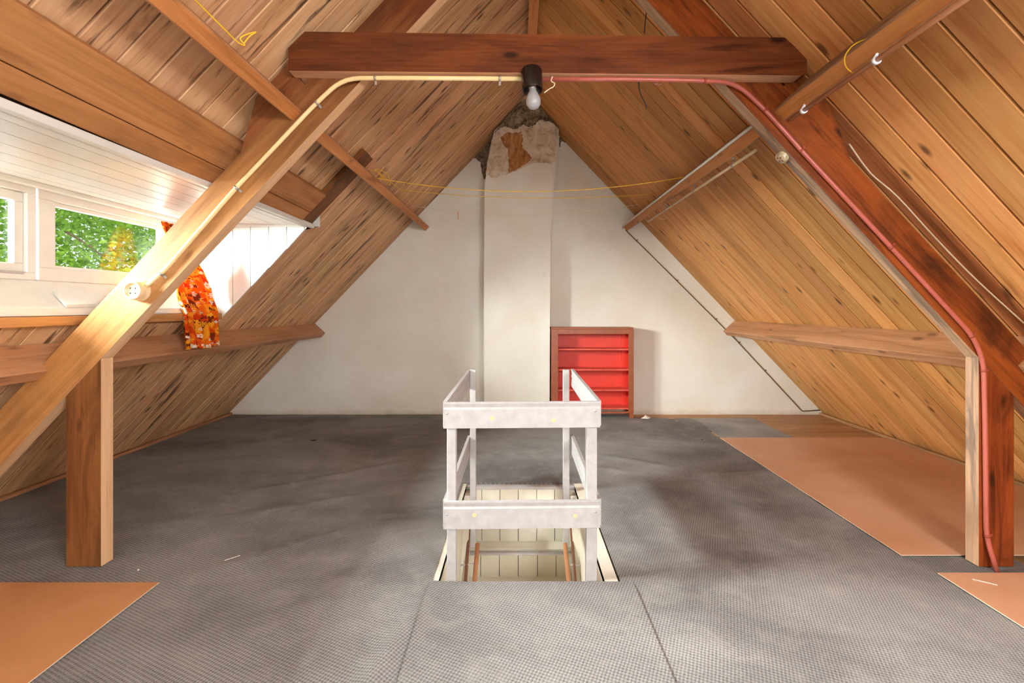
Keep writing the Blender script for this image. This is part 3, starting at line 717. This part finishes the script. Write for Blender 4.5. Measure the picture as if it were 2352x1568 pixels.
# cleats that carry the upper purlins on the rafters
for s, pix, mat, lab in ((-1, ((551, 349), (590, 201), (668, 130), (745, 140)), 'timber_dark_l', 'dark triangular cleat on top of the left rafter under the upper purlin'),
                         (1, ((1958, 372), (1907, 218), (1800, 120), (1740, 140)), 'timber_red', 'dark red triangular cleat on top of the right rafter under the upper purlin')):
    d1 = 0.155 if s < 0 else 0.127; zf = zl if s < 0 else zrr
    b = P(*pix[0], YT); t = P(*pix[1], YT + 0.01)
    top = lambda x: roofZ(x, YT + 0.04) - 0.012
    xb_, xt_ = b.x, t.x
    pts = [(xb_, zf(xb_, d1) + 0.003), (xt_, top(xt_)), (xt_ - s * 0.16, top(xt_ - s * 0.16)), (xt_ - s * 0.02, zf(xt_ - s * 0.02, d1) + 0.003)]
    pts = [(xb_, zf(xb_, d1) + 0.002), (xt_, top(xt_)), (xt_ - s * 0.17, top(xt_ - s * 0.17)), (xt_ - s * 0.26, zf(xt_ - s * 0.26, d1) + 0.002)]
    bm = B(); prism(bm, pts, YT + 0.006, YT + 0.072); tag(mk('purlin_cleat', bm, mat, None, (-s, 0, 1.06)), lab, 'cleat')
# planks at the dormer head, trimmer and sill timber
def slope_plank(name, s, xa, xb, y0, y1, d0, d1, mat, grain, label):
    bm = B(); n = nrm(s); vv = []
    for x, yv in ((xa, y0), (xb, y0), (xb, y1), (xa, y1)):
        p = Vector((x, yv, roofZ(x, yv))); vv.append((bm.verts.new(p + n * d0), bm.verts.new(p + n * d1)))
    bm.faces.new([v[0] for v in vv]); bm.faces.new([v[1] for v in reversed(vv)])
    for i in range(4): bm.faces.new((vv[i][0], vv[(i + 1) % 4][0], vv[(i + 1) % 4][1], vv[i][1]))
    bmesh.ops.bevel(bm, geom=bm.edges[:], offset=0.004, segments=1, affect='EDGES')
    return tag(mk(name, bm, mat, None, grain), label, 'plank')
slope_plank('dormer_header', -1, -1.694, -1.822, DY0, 3.755, 0.006, 0.062, 'timber_l', (0, 1, 0), 'wide brown header plank on the left slope above the dormer, the upper of two')
slope_plank('dormer_header', -1, -1.825, -1.895, DY0, 3.755, 0.006, 0.060, 'timber_l', (0, 1, 0), 'narrower brown header plank edging the white dormer ceiling, the lower of two')
slope_plank('dormer_trimmer', -1, -1.37, -1.905, 3.758, 3.955, 0.006, 0.045, 'timber_dark_l', (-1, 0, -1.06), 'brown trimmer plank between the upper purlin and the far dormer corner')
box_o = box('sill_beam', (-2.80, DY0, 1.296), (-2.612, DY1 - 0.03, 1.350), 'timber_l', None, (0, 1, 0), 0.005)
tag(box_o, 'pale orange timber running under the white dormer sill', 'beam')

# ================================================================== STAIR RAILING
rail = thing('stair_railing', 'white painted wooden railing around the stair opening', 'railing', (-0.1, 2.40, 0))
for xa, xb, ya, yb, zt in ((-0.483, -0.437, 2.402, 2.452, 0.90), (0.230, 0.285, 2.402, 2.452, 0.90), (-0.483, -0.438, 3.555, 3.60, 0.925), (0.222, 0.270, 3.555, 3.60, 0.925)):
    box('post', (xa, ya, -0.42), (xb, yb, zt), 'white_worn', rail, (0, 0, 1), 0.003)
def railboard(p0, p1, zb, zt, out, th):
    """board from p0 to p1 (plan), with a moulded upper lip and a groove"""
    a = Vector(p0); b = Vector(p1); o = Vector(out); bm = B()
    prof = [(0, zb), (th, zb), (th, zt - 0.034), (th * 0.55, zt - 0.026), (th * 0.75, zt - 0.008), (th * 0.75, zt), (0, zt)]
    va = [bm.verts.new((a.x + o.x * q, a.y + o.y * q, z)) for q, z in prof]; vb = [bm.verts.new((b.x + o.x * q, b.y + o.y * q, z)) for q, z in prof]
    bm.faces.new(va); bm.faces.new(list(reversed(vb))); n = len(prof)
    for i in range(n): bm.faces.new((va[i], vb[i], vb[(i + 1) % n], va[(i + 1) % n]))
    return bm
XL, XR = -0.497, 0.296
for nm, zl0, zl1, zr0, zr1 in (('top_rail', 0.786, 0.916, 0.795, 0.922), ('middle_rail', 0.276, 0.412, 0.285, 0.420)):
    bm = railboard((XL, 2.402), (XR, 2.402), zl0, zl1, (0, -1), 0.024)
    for v in bm.verts:
        if v.co.x > 0: v.co.z += (zr1 - zl1)
    fr_ = mk(nm, bm, 'white_worn', rail, (1, 0, 0))
    for x, dz in ((-0.478, 0.075), (0.272, 0.08)):
        bm = B(); z = (zl0 if x < 0 else zr0) + dz; lathe(bm, [(0, 0.004), (0.004, 0.003), (0.006, 0)], 10, Matrix.Translation((x, 2.378, z)) @ Matrix.Rotation(PI / 2, 4, 'X')); mk('screw', bm, 'screw', fr_)
    for x, dz in (((-0.25, 0.06), (0.06, 0.05)) if nm == 'top_rail' else ((-0.34, 0.08), (0.17, 0.075))):
        bm = B(); lathe(bm, [(0, 0.0008), (0.008, 0.0006), (0.011, 0)], 12, Matrix.Translation((x, 2.378, zl0 + dz - 0.008)) @ Matrix.Rotation(PI / 2, 4, 'X')); mk('knot_mark', bm, 'knot', fr_)
    for x, o, th in ((-0.4835, -1, 0.02), (0.2855, 1, 0.02)):
        z0 = zl0 if x < 0 else zr0; z1 = zl1 if x < 0 else zr1
        dz = 0.0
        bm = B(); inn = -o
        prof = [(0, z0), (th, z0), (th, z1), (0, z1), (0, z1 - 0.028), (0.006, z1 - 0.034), (0, z1 - 0.040), (0, z1 - 0.062), (0.006, z1 - 0.068), (0, z1 - 0.074)]
        va = [bm.verts.new((x + o * q, 2.404, z)) for q, z in prof]; vb = [bm.verts.new((x + o * q, 3.60, z + 0.006)) for q, z in prof]
        n = len(prof); bm.faces.new(va); bm.faces.new(list(reversed(vb)))
        for i in range(n): bm.faces.new((va[i], vb[i], vb[(i + 1) % n], va[(i + 1) % n]))
        mk(nm, bm, 'white_worn', rail, (0, 1, 0))

# ================================================================== BOOKCASE
bx0, bx1, by0, by1, bz = 0.293, 1.322, 5.86, 6.110, 1.146
bc = thing('bookcase', 'low red open bookcase with brown front frame against the end wall', 'bookcase', ((bx0 + bx1) / 2, by0, 0))
z0 = 0.075
box('side_panel', (bx0 + 0.008, by0 + 0.02, z0), (bx0 + 0.028, by1, bz - 0.02), 'shelf_in', bc, (0, 0, 1), 0.001)
box('side_panel', (bx1 - 0.028, by0 + 0.02, z0), (bx1 - 0.008, by1, bz - 0.02), 'shelf_in', bc, (0, 0, 1), 0.001)
box('back_panel', (bx0 + 0.028, by1 - 0.012, z0), (bx1 - 0.028, by1, bz - 0.02), 'shelf_in', bc)
box('back_batten', (bx1 - 0.10, by1 - 0.03, z0 + 0.02), (bx1 - 0.03, by1 - 0.012, bz - 0.02), 'shelf_in', bc)
box('top_panel', (bx0, by0 + 0.004, bz - 0.022), (bx1, by1, bz), 'shelf_out', bc, (1, 0, 0), 0.003)
box('bottom_panel', (bx0 + 0.028, by0 + 0.02, z0 + 0.045), (bx1 - 0.028, by1 - 0.012, z0 + 0.063), 'shelf_board', bc, (1, 0, 0), 0.001)
def bzv(v): return CH - (v - VY) * by0 / FPX
def bxu(u): return CX + (u - VX) * by0 / FPX
box('frame_stile', (bx0, by0, z0), (bxu(1282), by0 + 0.02, bz - 0.022), 'shelf_out', bc, (0, 0, 1), 0.002)
box('frame_stile', (bxu(1444), by0, z0), (bx1, by0 + 0.02, bz - 0.022), 'shelf_out', bc, (0, 0, 1), 0.002)
box('frame_rail', (bxu(1282), by0, bzv(767)), (bxu(1444), by0 + 0.02, bz - 0.022), 'shelf_out', bc, (1, 0, 0), 0.002)
box('frame_rail', (bxu(1282), by0, z0), (bxu(1444), by0 + 0.02, bzv(945)), 'shelf_out', bc, (1, 0, 0), 0.002)
for v in (801, 848, 895):
    z = bzv(v); box('shelf', (bx0 + 0.028, by0 + 0.022, z - 0.02), (bx1 - 0.028, by1 - 0.03, z), 'shelf_board', bc, (1, 0, 0), 0.002)
for xa, xb in ((bx0 + 0.002, bx0 + 0.05), (bx1 - 0.05, bx1 - 0.002)):
    for ya, yb in ((by0, by0 + 0.04), (by1 - 0.04, by1)): box('foot', (xa, ya, 0.010), (xb, yb, z0), 'shelf_out', bc, (0, 0, 1), 0.003)

# ================================================================== LAMP, CONDUITS, SOCKETS
lc = P(1221, 165, 2.425); lp = thing('ceiling_lamp', 'bare frosted bulb in a black lamp holder under the collar beam', 'lamp', lc)
LM = Matrix.Translation(lc) @ Matrix.Rotation(math.radians(-7), 4, 'X') @ Matrix.Rotation(math.radians(-3), 4, 'Y')
bm = B(); lathe(bm, [(0, 0.012), (0.05, 0.010), (0.054, 0.0), (0.052, -0.10), (0.050, -0.104), (0.046, -0.10), (0.044, -0.04), (0.0, -0.035)], 28, LM); mk('lamp_holder', bm, 'black', lp)
bm = B(); lathe(bm, [(0.0, -0.035), (0.02, -0.037), (0.02, -0.095), (0.014, -0.1)], 16, LM); mk('bulb_cap', bm, 'metal', lp)
bm = B(); lathe(bm, [(0.0145, -0.085), (0.0165, -0.10), (0.025, -0.118), (0.034, -0.138), (0.0385, -0.160), (0.036, -0.178), (0.027, -0.193), (0.014, -0.2), (0, -0.202)], 24, LM); mk('bulb', bm, 'bulb', lp)

def conduit(name, pts, r, mat, label, clips, clipmat, cat='conduit', cornr=0.09):
    path = roundcorner(pts, cornr); o = thing(name, label, cat, path[-1])
    bm = B(); tube(bm, path, r, 12); mk('pipe', bm, mat, o)
    for c in clips:
        c = Vector(c); i = min(range(len(path) - 1), key=lambda k: ((path[k] + path[k + 1]) / 2 - c).length); best = None
        for a, b in zip(path, path[1:]):
            ab = b - a
            if ab.length < 1e-6: continue
            t = max(0, min(1, (c - a).dot(ab) / ab.length_squared)); q = a + ab * t
            if best is None or (q - c).length < best[0]: best = ((q - c).length, q, ab.normalized())
        _, q, d = best; bm = B()
        tube(bm, [q - d * 0.006, q + d * 0.006], r * 1.22, 12)
        side = d.cross(Vector((0, 1, 0))).normalized()
        e = q + side * (r * 1.2 + 0.009); e.y = q.y + r * 0.6
        R = Matrix((d, side, d.cross(side))).transposed().to_4x4(); R.translation = e
        g = bmesh.ops.create_cube(bm, size=1.0, matrix=R @ Matrix.Diagonal((0.012, 0.02, 0.003, 1)))
        mk('clip', bm, clipmat, o)
    return o
YR = YT - 0.013
def Q(u, v, dy=0): return P(u, v, YR + dy)
yb_ = 2.462
conduit('cream_conduit', [P(1200, 181, yb_), P(900, 179, yb_), P(788, 180, yb_ + 0.005), Q(725, 238), Q(540, 434), Q(375, 625), Q(326, 666)], 0.0115, 'cream',
        'cream conduit pipe along the collar beam and down the left rafter to the socket', [P(862, 178, yb_), P(1148, 180, yb_), Q(727, 235), Q(543, 431), Q(370, 628)], 'metal')
conduit('red_conduit', [P(1243, 182, yb_), P(1450, 182, yb_), P(1610, 185, yb_), P(1690, 190, yb_ + 0.02), Q(1757, 252), Q(1840, 345), Q(2047, 568), Q(2235, 772), Q(2259, 830), Q(2263, 1000), Q(2265, 1232), Q(2290, 1312, -0.03)], 0.0115, 'redpipe',
        'red painted conduit along the collar beam and down the right rafter and post', [P(1619, 184, yb_), Q(1757, 252), Q(1840, 345), Q(2047, 568), Q(2234, 770), Q(2261, 851), Q(2265, 1230)], 'redclip')
# socket on the left rafter
sc = P(323, 668, YT); so_ = thing('wall_socket', 'round cream surface socket at the lower end of the left conduit', 'socket', sc)
SM = Matrix.Translation(sc) @ Matrix.Rotation(PI / 2, 4, 'X')
bm = B(); lathe(bm, [(0.056, 0.0), (0.056, 0.008), (0.051, 0.011), (0.05, 0.03), (0.048, 0.055), (0.045, 0.058), (0.038, 0.058), (0.037, 0.052), (0, 0.052)], 28, SM); mk('housing', bm, 'cream_socket', so_)
for dx, dz in ((-0.013, 0.013), (0.013, 0.013), (-0.013, -0.013), (0.013, -0.013)):
    bm = B(); lathe(bm, [(0, 0.0535), (0.0042, 0.0535), (0.0042, 0.05)], 10, SM @ Matrix.Translation((dx, dz, 0))); mk('socket_hole', bm, 'black', so_)
# round box under the right rafter
jc = P(1798, 360, 2.566); jb = thing('junction_box', 'small round aged porcelain junction box under the right rafter', 'junction box', jc)
JM = Matrix.Translation(jc) @ nrm(1).to_track_quat('Z', 'Y').to_matrix().to_4x4()
bm = B(); lathe(bm, [(0.034, -0.012), (0.034, 0.014), (0.030, 0.020), (0.0, 0.021)], 20, JM); mk('body', bm, 'crystal', jb)
for k in range(4):
    bm = B(); lathe(bm, [(0, 0.0235), (0.006, 0.0225), (0.007, 0.018)], 8, JM @ Matrix.Translation((0.015 * math.cos(k * PI / 2 + 0.5), 0.015 * math.sin(k * PI / 2 + 0.5), 0))); mk('terminal', bm, 'brownpaint', jb)
# grey conduit along the far upper purlin, and the thin cable down the wall from it
bm = B(); tube(bm, roundcorner([(1.236, 2.62, 2.447), (1.236, YW - 0.03, 2.447), (1.243, YW - 0.012, 2.42)], 0.03), 0.0095, 10)
tag(mk('purlin_conduit', bm, 'greypipe', None, None), 'grey white conduit along the top edge of the right upper purlin', 'conduit')
wc = [P(1437, 528, YW - 0.009), P(1550, 640, YW - 0.009), P(1690, 780, YW - 0.009), P(1842, 944, YW - 0.009), P(1888, 941, YW - 0.009)]
conduit('wall_cable', wc, 0.0062, 'darkwire', 'thin brown cable clipped diagonally down the end wall beside the right slope', [P(u, v, YW - 0.009) for u, v in ((1460, 555), (1550, 650), (1637, 741), (1690, 794), (1752, 857))], 'darkwire', 'cable', 0.02)
# cable on the rough board right of the rafter
bm = B(); tube(bm, spline([onroof(u, v, 0.010) for u, v in ((1950, 330), (2000, 398), (2060, 450), (2150, 548), (2240, 640), (2352, 742))], 4), 0.0045, 6)
tag(mk('roof_cable', bm, 'whitewire'), 'pale bare cable running along the roof boards above the right rafter', 'cable')
# rods on the right upper purlin
def rod(name, a, b, r, mat, label, ys, x, z, bmat, ring):
    o = thing(name, label, 'rod', (x, a, z)); bm = B(); tube(bm, [(x, a, z), (x, b, z)], r, 12); mk('tube', bm, mat, o)
    n = nrm(1); sl = Vector((0.69, 0, -0.72))
    for yv in ys:
        bm = B(); c = Vector((x, yv, z)); tube(bm, [c - Vector((0, 0.008, 0)), c + Vector((0, 0.008, 0))], r * ring, 14)
        f = c - n * 0.034 - sl * 0.02
        tube(bm, [c - sl * r, f], 0.006, 6)
        R = frame(sl, n); R.translation = f - sl * 0.012
        bmesh.ops.create_cube(bm, size=1.0, matrix=R @ Matrix.Diagonal((0.034, 0.022, 0.004, 1)))
        mk('bracket', bm, bmat, o)
    return o
rod('curtain_rod', 0.95, 2.446, 0.011, 'rod', 'copper brown rod in white brackets below the near right purlin', (2.32, 1.85), 1.29, 2.37, 'bracket', 1.5)
rod('curtain_rod', 2.86, 5.2, 0.010, 'rod2', 'long ivory rod below the far right purlin', (3.16, 3.86, 4.6), 1.325, 2.352, 'metal', 1.25)

# ================================================================== CURTAIN
bm = B(); uvl = bm.loops.layers.uv.new('uv'); NU, NV = 44, 40; V = []
for j in range(NV + 1):
    t = j / NV; z = 2.05 + (1.085 - 2.05) * t
    xk = [(0, -2.83), (0.4, -2.72), (0.62, -2.64), (0.72, -2.585), (1.0, -2.57)]
    for (ta, xa), (tb, xb) in zip(xk, xk[1:]):
        if ta <= t <= tb: xc = xa + (xb - xa) * (t - ta) / (tb - ta)
    yk = [(0, 3.62, 0.10), (0.38, 3.70, 0.36), (0.54, 3.69, 0.42), (0.75, 3.65, 0.39), (1.0, 3.66, 0.37)]
    for (ta, ya, wa), (tb, yb, wb) in zip(yk, yk[1:]):
        if ta <= t <= tb: q = (t - ta) / (tb - ta); yc = ya + (yb - ya) * q; wd_ = wa + (wb - wa) * q
    row = []
    for i in range(NU + 1):
        a = i / NU; fold = math.sin(a * 2 * PI * 5.5 + 0.6 * math.sin(3 * t)) * (0.016 + 0.014 * t)
        row.append(bm.verts.new((xc + fold + 0.01 * math.sin(7 * a + 4 * t), yc + (a - 0.5) * wd_, z + 0.006 * math.sin(9 * a) * t)))
    V.append(row)
for j in range(NV):
    for i in range(NU):
        f = bm.faces.new((V[j][i], V[j][i + 1], V[j + 1][i + 1], V[j + 1][i])); f.smooth = True
        for l, (ii, jj) in zip(f.loops, ((i, j), (i + 1, j), (i + 1, j + 1), (i, j + 1))): l[uvl].uv = (ii / NU * 0.55, jj / NV * 0.97)
cu = mk('curtain', bm, 'curtain', None, None); sm = cu.modifiers.new('thickness', 'SOLIDIFY'); sm.thickness = 0.002
tag(cu, 'orange flower print curtain hanging over the dormer sill', 'curtain')

# white board lying on the sill
a = 0.5; bm = B()
q = [(-2.80, 2.709), (-2.865, 3.168), (-2.67, 2.84), (-2.66, 2.644)]
def sz(x): return 1.392 + (-2.655 - x) * (1.556 - 1.392) / 0.295
va = [bm.verts.new((x, yv, sz(x) + 0.003)) for x, yv in q]; vb = [bm.verts.new((x, yv, sz(x) + 0.019)) for x, yv in q]
bm.faces.new(va); bm.faces.new(vb)
for i in range(4): bm.faces.new((va[i], va[(i + 1) % 4], vb[(i + 1) % 4], vb[i]))
tag(mk('sill_panel', bm, 'white'), 'loose white board lying on the sloping dormer sill', 'board')

# ================================================================== CORDS AND SMALL THINGS
def line(name, a, b, sag, r, mat, label, cat='clothesline'):
    a = Vector(a); b = Vector(b); pts = []
    for i in range(25):
        t = i / 24; p = a.lerp(b, t); p.z -= sag * 4 * t * (1 - t); pts.append(p)
    bm = B(); tube(bm, pts, r, 6); return tag(mk(name, bm, mat), label, cat)
line('clothesline', (-1.29, 3.83, 2.453), (1.236, 3.83, 2.459), 0.115, 0.003, 'yellow', 'nearest yellow clothesline strung between the upper purlins')
line('clothesline', (-1.29, 4.72, 2.575), (1.236, 4.72, 2.535), 0.06, 0.003, 'yellow', 'middle yellow clothesline strung between the upper purlins')
line('clothesline', (-1.28, 5.38, 2.55), (1.236, 5.38, 2.57), 0.10, 0.003, 'palecord', 'pale farthest clothesline with a clothespin on it')
cp = P(1052, 494, 5.385); pin = thing('clothespin', 'small wooden clothespin hanging on the farthest line', 'clothespin', cp)
box('jaw', (cp.x - 0.006, cp.y - 0.006, cp.z - 0.045), (cp.x, cp.y + 0.006, cp.z + 0.045), 'pinwood', pin, (0, 0, 1), 0.001)
box('jaw', (cp.x + 0.001, cp.y - 0.006, cp.z - 0.045), (cp.x + 0.007, cp.y + 0.006, cp.z + 0.045), 'pinwood', pin, (0, 0, 1), 0.001)
def cord(name, pts, r, mat, label, cat='cord'):
    bm = B(); tube(bm, spline(pts, 6), r, 6); return tag(mk(name, bm, mat), label, cat)
pc = lambda u, v, Y: P(u, v, Y)
cord('cord', [P(u, v, Y) for u, v, Y in ((440, -8, 1.62), (470, 22, 1.68), (510, 62, 1.75), (545, 96, 1.82), (562, 104, 1.85), (552, 88, 1.84), (570, 78, 1.86), (588, 74, 1.87), (575, 82, 1.86), (560, 100, 1.85))], 0.003, 'yellow', 'yellow cord knotted along the near left upper purlin')
cord('cord', [P(u, v, Y) for u, v, Y in ((850, 390, 3.72), (872, 396, 3.86), (880, 408, 3.95), (862, 388, 3.83), (890, 400, 3.97), (895, 425, 4.1), (872, 398, 3.9), (915, 432, 4.4), (935, 446, 4.75))], 0.003, 'yellow', 'tangled yellow cord on the far left upper purlin')
cord('cord', [P(u, v, Y) for u, v, Y in ((1960, 168, 2.0), (1944, 155, 1.98), (1940, 132, 1.95), (1955, 108, 1.92), (1978, 94, 1.90), (2002, 88, 1.86), (2008, 96, 1.85), (1996, 92, 1.86), (2004, 84, 1.86), (2006, 94, 1.855))], 0.003, 'yellow', 'yellow cord looped over the near right upper purlin')
cord('cord', [P(u, v, Y) for u, v, Y in ((1506, 465, 5.2), (1500, 478, 5.18), (1506, 495, 5.14), (1520, 503, 5.1), (1532, 502, 5.05))], 0.003, 'palecord', 'short pale cord end dangling from the far right purlin')
cord('cord', [P(u, v, 2.44) for u, v in ((1269, 176), (1266, 186), (1274, 192), (1270, 200), (1262, 204), (1250, 213))], 0.003, 'palecord', 'frayed white string tied beside the lamp holder')
cord('loose_wire', [P(u, v, 2.47) for u, v in ((1467, 186), (1468, 205), (1474, 222), (1482, 238), (1485, 250))], 0.003, 'blackwire', 'black loose wire hanging below the collar beam', 'wire')
cord('loose_wire', [P(u, v, 2.47) for u, v in ((1484, 30), (1482, 50), (1480, 76))], 0.003, 'blackwire', 'black wire end sticking up behind the collar beam', 'wire')
hk = P(1512, 186, 2.47); bm = B(); tube(bm, [hk + Vector((0.022 * math.cos(t), 0.004, 0.012 * math.sin(t) - 0.006)) for t in [i * PI / 6 for i in range(-7, 2)]], 0.004, 8)
tag(mk('hook', bm, 'brownpaint'), 'small brown hook under the collar beam beside the black wire', 'hook')
def bit(name, u, v, lx, ly, lz, rot, mat, label, cat='debris', z=0.010):
    p = onfloor(u, v); bm = B(); R = Matrix.Translation((p.x, p.y, z + wrinkle(p.x, p.y) + lz / 2)) @ Matrix.Rotation(rot, 4, 'Z')
    bmesh.ops.create_cube(bm, size=1.0, matrix=R @ Matrix.Diagonal((lx, ly, lz, 1)))
    bmesh.ops.bevel(bm, geom=bm.edges[:], offset=min(lx, ly, lz) * 0.2, segments=1, affect='EDGES')
    return tag(mk(name, bm, mat), label, cat)
bit('wood_chip', 721, 1013, 0.05, 0.03, 0.008, 0.1, 'black', 'small black chip on the far left carpet')
bit('wood_splinter', 534, 1286, 0.075, 0.004, 0.003, 0.75, 'paper', 'pale splinter on the left carpet in front of the post')
bit('plaster_crumb', 318, 1314, 0.008, 0.008, 0.007, 0.3, 'paper', 'tiny pale crumb beside the foot of the left post')
bit('wood_splinter', 2262, 1345, 0.09, 0.006, 0.003, -0.6, 'paper', 'pale splinter on the bottom right hardboard sheet', z=0.018)
# torn paper scrap by the bookcase
p = onfloor(1483, 963); bm = B(); vv = [bm.verts.new(p + Vector(q)) for q in ((-0.06, 0, 0.012), (0.03, -0.02, 0.012), (0.07, 0.02, 0.014), (0.0, 0.03, 0.05), (-0.015, 0.01, 0.035))]
bm.faces.new((vv[0], vv[1], vv[4])); bm.faces.new((vv[1], vv[2], vv[3])); bm.faces.new((vv[1], vv[3], vv[4]))
ps = tag(mk('paper_scrap', bm, 'paper'), 'torn pale scrap on the floor beside the bookcase foot', 'scrap'); ps.modifiers.new('t', 'SOLIDIFY').thickness = 0.002

# ================================================================== TREES OUTSIDE THE DORMER
def tree(label, c, rad, nleaf, mat, seed, branches):
    rnd = random.Random(seed); t = thing('tree', label, 'tree', (c[0], c[1], -6.0), 'trees outside the dormer')
    bm = B(); tube(bm, spline([(c[0], c[1], -6.0), (c[0] + 0.2, c[1], -3), (c[0] - 0.1, c[1] + 0.1, c[2] - 2.2), (c[0], c[1], c[2] - rad[2] * 0.62)], 5), [0.28 - 0.0145 * i for i in range(16)], 10); mk('trunk', bm, 'bark', t)
    for a, b, r in branches:
        bm = B(); a = Vector(a); b = Vector(b); m = a.lerp(b, 0.5) + Vector((0, 0, 0.06)); pts = spline([a, m, b], 6); tube(bm, pts, [r * (1 - 0.06 * i) for i in range(len(pts))], 7); mk('branch', bm, 'bark', t)
    verts, faces = [], []
    clumps = []
    for _ in range(120):
        while True:
            q = Vector((rnd.uniform(-1, 1), rnd.uniform(-1, 1), rnd.uniform(-1, 1)))
            if q.length < 1: break
        clumps.append(Vector((c[0] + q.x * rad[0], c[1] + q.y * rad[1], c[2] + q.z * rad[2])))
    for _ in range(nleaf):
        k = rnd.choice(clumps); p = k + Vector((rnd.gauss(0, 0.42), rnd.gauss(0, 0.42), rnd.gauss(0, 0.3)))
        d = Vector((rnd.gauss(0, 1), rnd.gauss(0, 1), rnd.gauss(0, 0.6))).normalized(); n = Vector((rnd.gauss(0, 1), rnd.gauss(0, 1), rnd.gauss(0.6, 1)))
        s = d.cross(n).normalized(); L = rnd.uniform(0.07, 0.13); w = L * 0.3; b = len(verts)
        verts += [p, p + d * L * 0.5 + s * w, p + d * L, p + d * L * 0.5 - s * w]; faces.append((b, b + 1, b + 2, b + 3))
    me = bpy.data.meshes.new('foliage'); me.from_pydata([tuple(v) for v in verts], [], faces); me.materials.append(M[mat])
    o = bpy.data.objects.new('foliage', me); COL.objects.link(o); put(o, Matrix.Identity(4), t); o['kind'] = 'stuff'
tree('bright green leafy tree close outside the dormer windows', (-8.6, 9.6, 2.3), (2.6, 3.6, 2.0), 24000, 'leaf', 3, [(P(150, 532, 8.2), P(268, 618, 8.2), 0.022), (P(282, 598, 8.2), P(262, 622, 8.2), 0.018)])
tree('deeper green tree standing farther behind the bright one', (-14.5, 15.5, 2.6), (4.5, 6.5, 3.4), 26000, 'leaf2', 5, [])
tree('broad green tree outside the nearer dormer windows', (-11.0, 3.2, 2.2), (3.0, 3.6, 2.4), 22000, 'leaf', 11, [])
